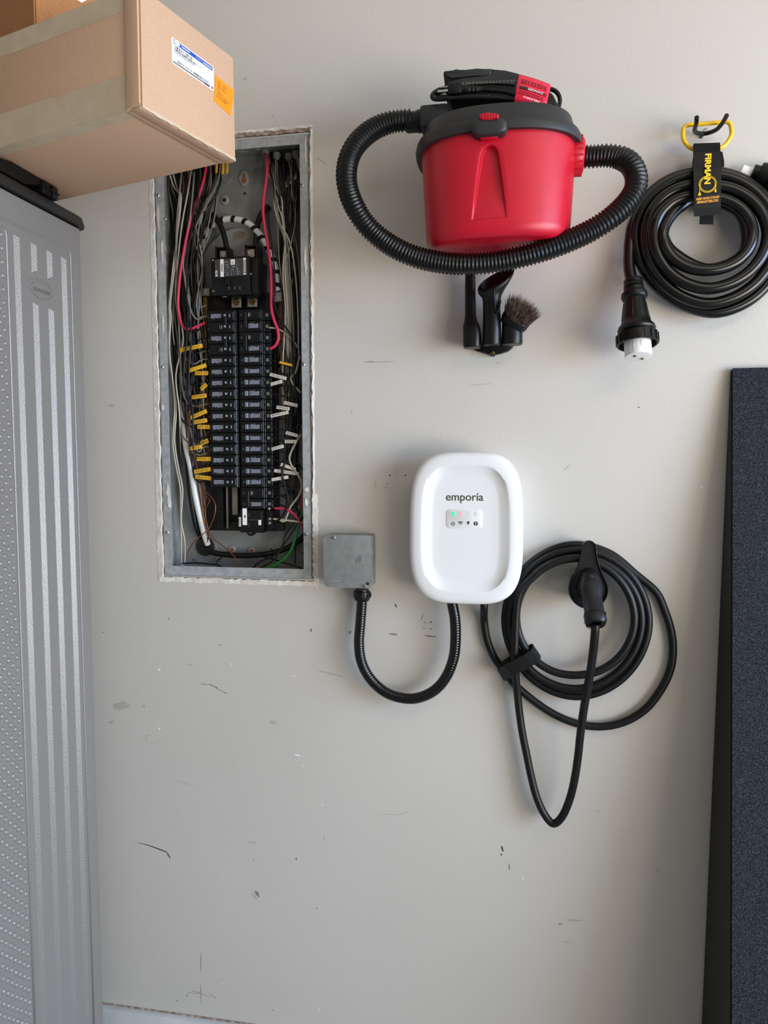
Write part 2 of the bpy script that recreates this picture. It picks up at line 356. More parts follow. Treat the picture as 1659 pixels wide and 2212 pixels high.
# ---------------------------------------------------------------- tall storage cabinet on the left
CX = -.98; CZ = H+.521; CB = -.05; CFR = -.64; CXL = -1.72
cab = thing('storage_cabinet', 'tall grey resin storage cabinet with ribbed side panel and dark lid', 'cabinet', (-1.35, -.34, 0))
def plan(x0, x1, y0, y1, r, z, n=8):
    return [Vector((x, y, z)) for x, y in rrect(x1-x0, y1-y0, r, n, (x0+x1)/2, (y0+y1)/2)]
loft('body', [plan(CXL, CX, CFR, CB, .018, z) for z in (0, .6, 1.2, CZ)], M_grey, cab, True)
LT = H+.549
lid = loft('lid', [plan(CXL-.008, CX+.010, CFR-.01, CB+.012, .03, CZ+.004), plan(CXL-.010, CX+.012, CFR-.01, CB+.014, .034, CZ+.008), plan(CXL-.008, CX+.008, CFR-.008, CB+.010, .032, LT-.004), plan(CXL, CX+.002, CFR, CB+.004, .03, LT)], M_lid, cab)
loft('lid_gap_shade', [plan(CXL+.004, CX-.004, CFR+.004, CB-.004, .018, z) for z in (CZ-.001, CZ+.006)], M_black, cab, False)  # black insert stands in for the shadow in the gap below the lid
def yz(px, py): return PX_(px, py, CX)
ZB = .12
def ribz(px_top, ptop, zbot=None, pbot=None, px_ref=None, **k):
    a = yz(px_top, ptop)
    if pbot: b = yz(*pbot); zb_ = b.z
    else: zb_ = zbot
    yc = yz(*px_ref).y if px_ref else a.y
    v = []; wid = k.get('wid', .0095); hgt = k.get('hgt', .0078)
    for z, e in ((a.z, -1), (zb_, 1)):
        v += [Vector((CX-.001, yc-wid/2, z)), Vector((CX+hgt, yc+wid/2-.0012, z+.006*e)), Vector((CX-.001, yc+wid/2, z))]
    return mesh(k.get('name', 'rib'), v, [(0, 1, 4, 3), (1, 2, 5, 4), (0, 2, 1), (3, 4, 5), (0, 3, 5, 2)], M_rib, cab)
r1, r2, r3, r4 = (52.5, 1100), (88.5, 1100), (121, 1100), (151, 1100)
ribz(31, 506, ZB, px_ref=r1); ribz(135, 555, ZB, px_ref=r4)
ribz(67, 523, pbot=(70, 590), px_ref=r2); ribz(73, 653, ZB, px_ref=r2)
ribz(102, 540, pbot=(105, 604), px_ref=r3); ribz(108, 666, ZB, px_ref=r3)
# fine beads that frame the panel
yb = yz(168.5, 1100).y; zt = yz(100, 516).z; yl = yz(34.5, 1100).y
tube('border_bead', [(CX, yb, ZB-.03), (CX, yb, .8), (CX, yb, zt-.012), (CX, yb-.004, zt-.003), (CX, yb-.014, zt), (CX, -.3, zt), (CX, -.58, zt)], .0026, M_rib, cab, 8, 4, spline=False)
ztl = yz(10, 492).z
tube('border_bead', [(CX, yl, ZB-.03), (CX, yl, .8), (CX, yl, ztl-.012), (CX, yl-.004, ztl-.003), (CX, yl-.014, ztl), (CX, -.45, ztl), (CX, -.58, ztl)], .0032, M_rib, cab, 8, 4, spline=False)
# studded field (far more than a few hundred low studs)
v = []; f = []
y0 = yl-.014; row = 0; z = ztl-.016
while z > ZB:
    y = y0-(row % 2)*.0122
    while y > -.58:
        i = len(v); n = 8
        for rr, hh in ((.0056, 0), (.0047, .0024), (.0024, .0040)):
            v += [Vector((CX+hh, y+rr*math.cos(2*math.pi*k/n), z+rr*math.sin(2*math.pi*k/n))) for k in range(n)]
        for q in range(2):
            for k in range(n): f.append((i+q*n+k, i+q*n+(k+1) % n, i+(q+1)*n+(k+1) % n, i+(q+1)*n+k))
        f.append(tuple(i+2*n+k for k in range(n))); y -= .0244
    z -= .0128; row += 1
st = mesh('studs', v, f, M_rib, cab, True); st['kind'] = 'stuff'
# embossed oval badge
bc = yz(90.5, 628); fb = Frame((CX, bc.y, bc.z), (0, 1, 0), (0, 0, 1))
tube('badge_ring', [fb.at(.036*math.cos(a), .0165*math.sin(a), .0004) for a in (2*math.pi*k/32 for k in range(32))], .0011, M_grey, cab, 6, 2, True)
tube('badge_ring', [fb.at(-.004+.041*math.cos(a), .0035+.0185*math.sin(a), .0002) for a in (math.radians(d) for d in range(35, 166, 10))], .0008, M_grey, cab, 6, 2)
text('badge_text', 'suncast', fb, 0, 0, .0165, M_bad, cab, .0006, width=.056, bold=.0003)

# ---------------------------------------------------------------- cartons
TH = math.radians(16.2); av = Vector((math.sin(TH), math.cos(TH), 0)); bv = Vector((-math.cos(TH), math.sin(TH), 0))
def PZ(px, py, z): v = ray(px, py); return CAM+v*((z-CAM.z)/v.z)
BZ = H+.58; Nn = PZ(303, 230, BZ); BD = .246; BL = .64
Ff = Nn+av*BD; BT = PL(516, 121.5, Ff, av).z; BHt = BT-BZ
carton = thing('cardboard_carton', 'large taped cardboard carton with white and orange labels overhanging the cabinet top', 'box', (Nn+av*BD/2+bv*BL/2))
def cbox(name, o, L, Dp, z0, z1, mt, parent, bev=.004):
    fr = Frame(o, av, bv)   # plan frame: x into depth, y to the left, n = up
    q = prism(name, Frame((o[0], o[1], 0), av, bv), [(0, 0), (Dp, 0), (Dp, L), (0, L)], z0, z1, mt, parent)
    b = bmesh.new(); b.from_mesh(q.data); bmesh.ops.bevel(b, geom=b.edges[:], offset=bev, segments=2, profile=.5, affect='EDGES'); b.to_mesh(q.data); b.free()
    return autosmooth(q, 40)
cbox('carton_body', Nn, BL, BD, BZ, BT, M_card, carton, .0035)
# faces: lit end face (u = av, v = up, n = outwards right), long face (u = -bv, n towards the room), bottom
fe = Frame((Nn.x, Nn.y, BZ), av, (0, 0, 1)); fl = Frame((Nn.x, Nn.y, BZ), -bv, (0, 0, 1)); fbm = Frame((Nn.x, Nn.y, BZ), -bv, -av)
# fbm: origin at near corner, x = to the right, y = towards the room, n = down
assert fbm.n.z < 0 and fl.n.y < 0 and fe.n.x > 0
def onf(fr, px, py): q = PL(px, py, fr.o, fr.n)-fr.o; return (q.dot(fr.u), q.dot(fr.v))
# flap seam beside the corner and the raw corrugated edge along the bottom
prism('corner_flap', fl, [(-.028, -.001), (.001, .004), (.001, BHt-.004), (-.026, BHt)], 0, .0032, M_card, carton, .001)
prism('end_flap', fe, [(.002, .0), (BD-.002, .0), (BD-.004, BHt-.003), (.003, BHt-.002)], 0, .003, M_card, carton, .001)
pl = [(.002+i*(BD-.004)/30, -.0022+random.uniform(-.0012, .0008)) for i in range(31)]
prism('torn_edge', fe, pl+[(BD-.002, .003), (.002, .003)], -.002, .0036, M_ptape, carton)
prism('bottom_flap', fbm, [(-.020, 0), (0, 0), (0, -BD), (-.020, -BD)], 0, .0028, M_card, carton, .001)
prism('bottom_flap', fbm, [(-.034, -.004), (-.024, -.004), (-.024, -BD+.004), (-.034, -BD+.004)], 0, .0014, M_card, carton, .0006)
# parcel tape: along the lower long edge (wrapped on both faces) and along the top edge
tl = -.030
prism('parcel_tape', fl, [(-BL, 0), (tl, 0), (tl, .058), (-BL, .058)], 0, .0006, M_ptape, carton)
prism('parcel_tape', fbm, [(-BL, -.026), (-.012, -.026), (-.012, 0), (-BL, 0)], 0, .0006, M_ptape, carton)
prism('parcel_tape', fl, [(-BL, BHt-.034), (tl-.004, BHt-.034), (tl-.004, BHt), (-BL, BHt)], 0, .0006, M_ptape, carton)
ft = Frame((Nn.x, Nn.y, BT), -bv, av)
prism('parcel_tape', ft, [(-BL, 0), (tl-.004, 0), (tl-.004, .03), (-BL, .03)], 0, .0006, M_ptape, carton)
# labels on the lit face
L0 = onf(fe, 369, 76); L1 = onf(fe, 460, 152); L2 = onf(fe, 457, 202); L3 = onf(fe, 366, 130)
LX0 = (L0[0]+L3[0])/2; LX1 = (L1[0]+L2[0])/2; LY1 = (L0[1]+L1[1])/2; LY0 = (L2[1]+L3[1])/2
LW, LH = LX1-LX0, LY1-LY0
fL = Frame(fe.at(LX0, LY0, .0032), av, (0, 0, 1))
sl = prism('shipping_label', fL, rrect(LW, LH, .003, 4, LW/2, LH/2), 0, .0004, M_lblw, carton, label='white shipping label with a blue header')
rects('label_header', fL, [(LW*.04, LH*.80, LW*.97, LH*.96)], .0006, M_lblb, sl)
prism('label_oval', fL, [(LW*.115+LW*.07*math.cos(a), LH*.88+LH*.07*math.sin(a)) for a in (2*math.pi*k/20 for k in range(20))], .0006, .0008, M_lblw, sl)
rects('header_print', fL, [(LW*.22, LH*.83, LW*.225, LH*.94)]+[(LW*(.24+.03*i), LH*.855, LW*(.262+.03*i), LH*.905) for i in range(6)]+[(LW*.55, LH*.875, LW*.78, LH*.887), (LW*.74, LH*.85, LW*.95, LH*.89)], .0008, M_lblw, sl)
def barcode(x0, x1, y0, y1):
    out = []; x = x0
    while x < x1:
        w = random.choice((.5, .5, 1, 1.6))*LW*.008; out.append((x, y0, min(x+w, x1), y1)); x += w+random.choice((.6, .6, 1.1, 1.8))*LW*.008
    return out
rects('barcode', fL, barcode(LW*.07, LW*.47, LH*.64, LH*.76)+barcode(LW*.13, LW*.9, LH*.145, LH*.24), .0006, M_dkpr, sl)
text('part_number', 'DR3Z-63001A04-AA', fL, LW*.31, LH*.58, LH*.11, M_dkpr, sl, .0006, width=LW*.5, bold=.0002)
text('quantity', '1X', fL, LW*.73, LH*.47, LH*.11, M_lblg, sl, .0006)
rects('small_print', fL, [(LW*(.06+.03*i), LH*.47, LW*(.082+.03*i), LH*.51) for i in range(15)]+[(LW*(.07+.03*i), LH*.37, LW*(.09+.03*i), LH*.385) for i in range(12)]+[(LW*(.57+.03*i), LH*.60, LW*(.59+.03*i), LH*.63) for i in range(5)], .0006, M_lblg, sl)
rects('label_footer', fL, [(LW*.02, LH*.05, LW*.89, LH*.115), (LW*.93, LH*.05, LW*.98, LH*.15)], .0006, M_lblg, sl)
rects('label_footer', fL, [(LW*.75, LH*.04, LW*.89, LH*.10)], .0008, M_dkpr, sl)
q = [onf(fe, *p) for p in ((462, 163), (503, 197), (495, 251), (459, 219))]
os_ = prism('orange_sticker', fe, q[::-1], .0032, .0038, M_lblo, carton, label='bright orange sticker')
fo = Frame(fe.at(*q[3], .0038), Vector(fe.at(*q[2]))-fe.at(*q[3]), Vector(fe.at(*q[0]))-fe.at(*q[3]))
OW = (Vector(q[2])-Vector(q[3])).length; OH = (Vector(q[0])-Vector(q[3])).length
rects('sticker_print', fo, [(OW*(x+.065*i), OH*y, OW*(x+.05+.065*i), OH*(y+.022)) for (x, y, n) in ((.14, .84, 3), (.42, .84, 4), (.14, .75, 3), (.42, .75, 3), (.14, .66, 3), (.42, .66, 4), (.14, .57, 3), (.14, .46, 5), (.5, .40, 6), (.14, .36, 5), (.5, .31, 4), (.1, .26, 9)) for i in range(n)], .0003, M_tagdk, os_)

# second carton on top
c2p = PL(75, 40, Nn+av*.045, -av); c2p.z = BT
car2 = thing('cardboard_carton', 'smaller plain orange-brown carton stacked on top of the taped carton', 'box', (c2p.x-.1, c2p.y+.08, BT))
av2 = Vector((math.sin(math.radians(34)), math.cos(math.radians(34)), 0)); bv2 = Vector((-av2.y, av2.x, 0))
q = prism('carton_body', Frame((c2p.x, c2p.y, 0), av2, bv2), [(0, 0), (.19, 0), (.19, .24), (0, .24)], BT+.0008, BT+.2, M_card2, car2)
b = bmesh.new(); b.from_mesh(q.data); bmesh.ops.bevel(b, geom=b.edges[:], offset=.003, segments=2, affect='EDGES'); b.to_mesh(q.data); b.free()
f2 = Frame((c2p.x, c2p.y, BT), av2, (0, 0, 1)); qq = [onf(f2, *p) for p in ((167, 0), (176, 6), (188, 0), (176, -14))]
prism('paper_label', f2, qq[::-1] if True else qq, 0, .0006, M_lblw, car2)

# black moulded handle lying on the lid under the carton
hd = thing('plastic_handle', 'black moulded plastic handle lying on the cabinet lid under the carton', 'handle', (-1.0, -.25, LT))
def hpt(px, py, x=-.972): q = PX_(px, py, x); return q
up_ = [(0, 341), (25, 346), (50, 356), (75, 366), (95, 373), (108, 383), (117, 398)]
lo_ = [(0, 374), (20, 382), (45, 394), (70, 396), (95, 396), (108, 402), (116, 409)]
v = []; f = []
T0 = [hpt(*p) for p in up_]; B0 = [hpt(*p) for p in lo_]
for a, c in zip(T0, B0):
    zt_ = min(a.z, BZ-.0015); zl = max(LT+.0008, min(c.z, zt_-.006))
    v += [Vector((-.972, a.y, zl)), Vector((-.972, a.y, zt_)), Vector((-1.03, a.y, zt_)), Vector((-1.03, a.y, zl))]
for i in range(len(T0)-1):
    k = 4*i; f += [(k+j, k+(j+1) % 4, k+4+(j+1) % 4, k+4+j) for j in range(4)]
f += [(0, 1, 2, 3), tuple(4*(len(T0)-1)+j for j in (3, 2, 1, 0))]
mesh('grip', v, f, M_black, hd)
e0 = hpt(88, 392); e1 = hpt(122, 400)
box('end_block', (-.966, e0.y, LT+.0008), (-1.035, e1.y, BZ-.0012), M_black, hd, .006)
box('rib', (-.962, (e0.y+e1.y)/2-.002, LT+.002), (-.975, (e0.y+e1.y)/2+.002, BZ-.006), M_black, hd, .0008)
box('rib', (-.962, e0.y+.004, LT+.012), (-.972, e1.y-.004, LT+.015), M_black, hd, .0008)

# ---------------------------------------------------------------- electrical panel
EX0, EX1, EZ0, EZ1 = -.824, -.467, H-.265, H+.713; EB = .088
pan = thing('electrical_panel', 'open electrical panel in the wall with rows of black breakers and bundled wires', 'electrical panel', ((EX0+EX1)/2, .04, EZ0))
mesh('back_plate', [(EX0, EB, EZ0), (EX1, EB, EZ0), (EX1, EB, EZ1), (EX0, EB, EZ1), (EX0, EB+.0015, EZ0), (EX1, EB+.0015, EZ0), (EX1, EB+.0015, EZ1), (EX0, EB+.0015, EZ1)],
     [(0, 1, 2, 3), (4, 5, 6, 7), (0, 1, 5, 4), (1, 2, 6, 5), (2, 3, 7, 6), (3, 0, 4, 7)], M_galvd, pan)
t = .0015
for lo, hi in (((EX0-t, .003, EZ0-t), (EX0, EB, EZ1+t)), ((EX1, .003, EZ0-t), (EX1+t, EB, EZ1+t)), ((EX0, .003, EZ0-t), (EX1, EB, EZ0)), ((EX0, .003, EZ1), (EX1, EB, EZ1+t))):
    box('side_wall', lo, hi, M_galvd, pan)
FW = .0175
for lo, hi in (((EX0, .0015, EZ0), (EX0+FW, .003, EZ1)), ((EX1-FW, .0015, EZ0), (EX1, .003, EZ1)), ((EX0+FW, .0022, EZ0), (EX1-FW, .0037, EZ0+.021)), ((EX0+FW, .0022, EZ1-.019), (EX1-FW, .0037, EZ1))):
    box('flange', lo, hi, M_galv, pan)
for px, py in ((341, 422), (350, 793), (361, 1150), (652, 400), (655, 787), (661, 1154)): screw(P(px, py, -.0013), .0045, pan)
for px, py in ((357, 473), ): screw(P(px, py, -.004), .0035, pan)
# spatters of wall plaster left on the flanges
for px, py, w, h in ((363, 1060, 9, 30), (366, 1085, 10, 34), (663, 1058, 12, 12), (662, 1085, 8, 22), (660, 330, 4, 60), (352, 700, 4, 40), (350, 540, 4, 50), (660, 560, 5, 70), (352, 880, 5, 14), (342, 470, 4, 60)):
    fr = Frame(P(px, py, -.0012), (1, 0, 0), (0, 0, 1)); poly = [(w*.0005*math.cos(a)*random.uniform(.6, 1.2), h*.0005*math.sin(a)*random.uniform(.6, 1.2)) for a in (2*math.pi*k/14 for k in range(14))]
    prism('plaster_smear', fr, poly, 0, .0012, M_plaster, pan)
def knock(c, ax, rs):                              # concentric knockout rings stamped in the sheet
    for r in rs:
        fr = Frame(c, *ax); tube('knockout_ring', [fr.at(r*math.cos(a), r*math.sin(a), .0002) for a in (2*math.pi*k/24 for k in range(24))], .0007, M_galv, pan, 5, 1, True, spline=False)
lx = ((0, 1, 0), (0, 0, 1))
for dz, yy, rs in ((.62, .045, (.02, .015, .011)), (.565, .05, (.012, .008)), (.535, .05, (.011,)), (.505, .05, (.009,)), (.16, .05, (.013,)), (.09, .045, (.02, .015)), (.04, .05, (.02, .013))):
    knock((EX0+.0003, yy, EZ0+dz+.2 if dz > .3 else EZ0+dz), lx, rs)
for dx in (.19, .235, .305): knock((EX0+dx, .045, EZ1-.0003), ((1, 0, 0), (0, 1, 0)), (.018, .013))
bk = ((1, 0, 0), (0, 0, 1))
def PB(px, py, d=-EB+.001): return P(px, py, d)
for px, py, rs in ((489, 385, (.012, .009)), (563, 378, (.012, .009)), (442, 1192, (.034, .030, .026)), (655, 1190, (.034, .028, .022)), (548, 354, (.004,)), (425, 1222, (.005,)), (543, 1199, (.011,))): knock(PB(px, py), bk, rs)
fr = Frame(PB(528, 386), *bk)
prism('keyhole_boss', fr, [(.012*math.cos(a), .019*math.sin(a)) for a in (2*math.pi*k/24 for k in range(24))], 0, .003, M_galv, pan, .002)
prism('keyhole', fr, circ(0, -.005, .0065, 14), .0031, .0036, M_wood, pan); prism('keyhole', fr, rrect(.006, .016, .0028, 4, 0, .003), .0031, .0037, M_wood, pan)
for px, py in ((486, 433), (502, 1187), (587, 1187), (544, 1190)):
    fr = Frame(PB(px, py), *bk); prism('mount_boss', fr, circ(0, 0, .0105 if py < 1000 else .0095, 20), 0, .003, M_galv, pan, .002); prism('mount_hole', fr, circ(0, 0, .005, 14), .0031, .0035, M_wood if py > 1000 else M_brass, pan)
fr = Frame(PB(529, 418), *bk); prism('small_hole', fr, circ(0, 0, .003, 10), 0, .0006, M_dkpr, pan)
fr = Frame(PB(419, 1209), *bk); prism('small_hole', fr, circ(0, 0, .0025, 10), 0, .0006, M_dkpr, pan)
fr = Frame(P(443, 1180, -EB+.002), *bk); prism('cable_hole', fr, circ(0, 0, .024, 28), 0, .0008, M_dkpr, pan)
# interior mounting pan with arched top
ip0 = P(432, 900, -.075); ip1 = P(616, 900, -.075); zt_ = P(520, 520, -.075).z; zb_ = P(520, 1145, -.075).z
xc = (ip0.x+ip1.x)/2; hw = (ip1.x-ip0.x)/2
poly = [(xc-hw, zb_), (xc+hw, zb_)]+[(xc+hw*math.cos(a), zt_-.10+.13*math.sin(a)) for a in (math.radians(d) for d in range(0, 181, 9))]
prism('interior_pan', Frame((0, .078, 0), (1, 0, 0), (0, 0, 1)), poly, 0, .003, M_galvd, pan)
bb0 = P(440, 640, -.07); bb1 = P(608, 1146, -.07)
box('bus_base', (bb0.x, .074, bb0.z), (bb1.x-.004, .060, P(520, 1146, -.07).z), M_blk, pan, .002)
# rating plate
rp = Frame(P(522, 508, -.0745), (1, 0, .04), (0, 0, 1)); W_, H_ = .041, .018
pl_ = prism('rating_plate', rp, rrect(W_, H_, .001, 2), 0, .0006, M_lug, pan)
tube('listing_mark', [rp.at(-.004+.0028*math.cos(a), .005+.0028*math.sin(a), .0007) for a in (2*math.pi*k/16 for k in range(16))], .00035, M_dkpr, pl_, 5, 1, True, spline=False)
rects('plate_print', rp, [(0, .004, .006, .006)]+[(-.015+i*.003, -.001, -.0128+i*.003, .0004) for i in range(9)]+[(-.013+i*.003, -.005, -.0108+i*.003, -.0038) for i in range(7)], .0007, M_dkpr, pl_)

# breakers --------------------------------------------------------
PIT = .0254; FD = -.020
LR0 = P(480, 682.4, FD).z
XL0, XL1 = P(453.5, 860, FD).x, P(513, 860, FD).x
XR0, XR1 = P(516, 860, FD).x, P(568.5, 860, FD).x; XR2 = P(583, 860, FD).x
def local(name, bm, mt, parent, loc=(0, 0, 0), sm=True):
    bmesh.ops.recalc_face_normals(bm, faces=bm.faces); me = bpy.data.meshes.new(name); bm.to_mesh(me); bm.free(); me.materials.append(mt)
    return me
def prof_mesh(pts, hz, bev=.0008):                 # profile in (x, depth) extruded over z
    bm = bmesh.new(); a = [bm.verts.new((x, y, -hz)) for x, y in pts]; b = [bm.verts.new((x, y, hz)) for x, y in pts]; n = len(pts)
    bm.faces.new(a); bm.faces.new(b[::-1])
    for i in range(n): bm.faces.new((a[i], b[i], b[(i+1) % n], a[(i+1) % n]))
    bmesh.ops.bevel(bm, geom=bm.edges[:], offset=bev, segments=1, affect='EDGES'); return bm
WL = XL1-XL0; hz = PIT/2-.0005; dp = .045
meL = local('breaker_body', prof_mesh([(-.010, dp), (-.010, .016), (0, .016), (0, .0), (WL-.004, 0), (WL-.004, .004), (WL, .004), (WL, dp)], hz), M_blk2, None)
WR = XR1-XR0; WR2 = XR2-XR0
meR = local('breaker_body', prof_mesh([(0, dp), (0, .004), (.003, .004), (.003, 0), (WR, 0), (WR, .012), (WR2, .012), (WR2, dp)], hz), M_blk2, None)
LF = Frame((0, 0, 0), (1, 0, 0), (0, 0, 1))
def raised(x0, x1):                                # the raised moulded panel on a breaker face
    bm = bx(bmesh.new(), (x0, -.0013, -hz*.72), (x1, .0005, hz*.72), .0006, 1); return local('face_plate', bm, M_blk, None)
faL = raised(.004, WL-.0075); faR = raised(.0065, WR-.0035)
def tog(x0, x1, z0=-.0045, z1=.0045, mt=M_blk): return local('toggle', bx(bmesh.new(), (x0, -.0075, z0), (x1, 0, z1), .0008, 1), mt, None)
toL = tog(WL*.58, WL*.68); toR = tog(.0165, .0235, -.0055, .0055, M_togg)
toLd = tog(WL*.58, WL*.68, -.018, .018); toRd = tog(.0165, .0235, -.018, .018)
def pmesh(rs, h, name, mt):
    bm = bmesh.new()
    for x0, z0, x1, z1 in rs:
        bm.faces.new([bm.verts.new((x, h, z)) for x, z in ((x0, z0), (x1, z0), (x1, z1), (x0, z1))])
    me = bpy.data.meshes.new(name); bm.to_mesh(me); bm.free(); me.materials.append(mt); return me
def bits(x0, x1, seed, up=1):
    r = random.Random(seed); out = []; x = x0
    while x < x1:
        w = r.uniform(.0006, .0014); h = r.uniform(.0035, .0055)*(1 if r.random() > .25 else 1.35); z = -.0045
        while z < h-.0006:
            dz = r.uniform(.0008, .0022); out.append((x, z*up if up > 0 else -z-dz, x+w, (z+dz) if up > 0 else -z)); z += dz+r.uniform(.0003, .0007)
        x += w+.0004
    return out
prL = [pmesh(bits(.0065, WL*.47, 10+i, -1), -.00145, 'printed_rating', M_print) for i in range(3)]
prR = [pmesh([(.0262, -.0055, .0270, .0055)]+bits(.0285, WR-.0085, 20+i), -.00145, 'printed_rating', M_print) for i in range(3)]
prS = pmesh([(WL*.40, -.004, WL*.415, .004), (WL*.46, -.004, WL*.50, .004)], -.00145, 'printed_rating', M_print)
prSR = pmesh([(.0262, -.004, .0285, .004), (.0305, -.004, .0312, .004)], -.00145, 'printed_rating', M_print)
onL = pmesh([(WL*.75, -.0032, WL*.79, -.0002), (WL*.75, .0004, WL*.79, .0032), (WL*.90, -.007, WL*.906, .007)], -.00145, 'on_mark', M_print)
onT = pmesh([(WL*.60, -.0022, WL*.66, .0022)], -.0077, 'amp_mark', M_print)
onR = pmesh([(.0085, -.0025, .0105, .0025), (WR-.0045, -.0065, WR-.0040, .0065)], -.00145, 'on_mark', M_wgry)
def inst(name, me, parent, loc=(0, 0, 0)):
    o = bpy.data.objects.new(name, me); COL.objects.link(o); o.parent = parent; o.location = loc
    if name in ('on_mark', 'printed_rating'): o['kind'] = 'stuff'
    return o
bmS = bmesh.new(); bmesh.ops.create_cone(bmS, cap_ends=True, segments=12, radius1=.0042, radius2=.0036, depth=.004, matrix=Matrix.Rotation(math.pi/2, 4, 'X'))
scr = local('terminal_screw', bmS, M_steel, None)
bmS = bmesh.new(); bx(bmS, (-.0026, -.0026, -.0006), (.0026, -.0018, .0006)); slot = local('screw_slot', bmS, M_dkpr, None)
bmS = bmesh.new(); bmesh.ops.create_cone(bmS, cap_ends=True, segments=10, radius1=.0034, radius2=.0028, depth=.004, matrix=Matrix.Rotation(math.pi/2, 4, 'X'))
gscr = local('bar_screw', bmS, M_brass, None)
po = ORG[pan.name]; rowz = []
for i in range(20):
    z = LR0-i*PIT; rowz.append(z)
    if i < 16:
        b = inst('circuit_breaker', meL, pan, Vector((XL0, -FD, z))-po)
        inst('face_plate', faL, b); inst('on_mark', onL, b)
        if i < 4:
            inst('printed_rating', prL[i % 3] if i % 2 == 0 else prS, b)
            if i % 2 == 0: inst('toggle', toLd, b, (0, 0, -PIT/2))
            inst('amp_mark', onT, b)
        else:
            inst('printed_rating', prL[i % 3], b); inst('toggle', toL, b); inst('amp_mark', onT, b)
        s = inst('terminal_screw', gscr, b, (-.0055, .0145, 0))
    if i < 18:
        b = inst('circuit_breaker', meR, pan, Vector((XR0, -FD, z))-po)
        inst('face_plate', faR, b); inst('on_mark', onR, b)
        s = inst('terminal_screw', scr, b, (WR+(WR2-WR)/2, .011, 0)); inst('screw_slot', slot, b, (WR+(WR2-WR)/2, .011, 0))
        if i < 4 or i > 15:
            if i % 2 == 0: inst('toggle', toRd, b, (0, 0, -PIT/2))
            inst('printed_rating', prR[i % 3] if i % 2 else prSR, b)
        else: inst('printed_rating', prR[i % 3], b); inst('toggle', toR, b)
# surge device in the last two right hand spaces
z1, z2 = rowz[18]+PIT*.45, rowz[19]-PIT*.62
x0 = P(519, 1120, FD).x; x1 = P(569, 1120, FD).x; x2 = P(586, 1120, FD).x
sd = box('surge_module', (x0, .018, z2), (x1, .066, z1), M_blk2, pan, .001, label='black two-space module with a white label')
box('terminal_block', (x1, .030, z2+.004), (x2, .066, z1-.002), M_blk2, sd, .001)
fs = Frame((0, .018, 0), (1, 0, 0), (0, 0, 1))
a = P(524.5, 1098, FD); c = P(534.5, 1134, FD); prism('white_label', fs, [(a.x, c.z), (c.x, c.z), (c.x, a.z), (a.x, a.z)], 0, .0006, M_lblw, sd)
a = P(559, 1123, FD); c = P(565, 1134, FD); prism('white_label', fs, [(a.x, c.z), (c.x, c.z), (c.x, a.z), (a.x, a.z)], 0, .0006, M_lblw, sd)
a = P(516.5, 1117, FD); c = P(521.5, 1137, FD); prism('bar_label', fs, [(a.x, c.z), (c.x, c.z), (c.x, a.z), (a.x, a.z)], .0, .0005, M_tagw, sd)
rects('module_print', fs, [(a.x+.0012, a.z-.003-.0022*i, a.x+.0035, a.z-.0042-.0022*i) for i in range(7)], .0007, M_dkpr, sd)
rects('module_print', fs, [(x0+.011, z1-.018, x0+.014, z1-.012), (x0+.011, z1-.040, x0+.014, z1-.035)], .0008, M_dkpr, sd)
rects('module_print', fs, [(x0+.022, z1-.016, x0+.0228, z1-.008), (x0+.022, z1-.040, x0+.0228, z1-.030), (x0+.021, z1-.023, x1-.003, z1-.0224), (x1-.004, z1-.022, x1-.0034, z1-.004)], .0005, M_wgry, sd)
for px, py in ((581, 1099), (582, 1121), (582, 1130)): screw(P(px, py, -.0295), .0038, sd, name='terminal_screw')
# base plate foot and screw at the very bottom
a = P(472, 1047, -.045); c = P(605, 1146, -.045)
box('base_foot', (a.x, .05, P(540, 1146, -.05).z), (P(613, 1140, -.05).x, .064, P(540, 1128, -.05).z), M_blk, pan, .001)
fr = Frame(P(541, 1149, -.046), (1, 0, 0), (0, 0, 1)); prism('base_tab', fr, circ(0, 0, .010, 22), -.012, 0, M_blk, pan, .001); screw(P(541, 1149, -.0455), .0045, pan)
# empty stab rail and dead-front bars on the left of the bottom
a = P(474, 1049, -.05)
box('stab_rail', (P(473, 1090, -.05).x, .042, P(480, 1140, -.05).z), (P(484, 1090, -.05).x, .062, P(480, 1049, -.05).z), M_blk, pan, .0008)
for k in range(7):
    z = P(480, 1056+12*k, -.05).z; box('stab_clip', (P(474, 1090, -.05).x+.001, .037, z-.004), (P(481, 1090, -.05).x, .042, z+.003), M_blk2, pan, .0006)
box('guide_strip', (P(489.5, 1090, -.045).x, .043, P(490, 1141, -.045).z), (P(492, 1090, -.045).x, .048, P(490, 1049, -.045).z), M_wgry, pan)
box('bus_bar', (P(502, 1080, -.05).x, .048, P(505, 1112, -.05).z), (P(514, 1080, -.05).x, .054, P(505, 1049, -.05).z), M_lug, pan, .0008)
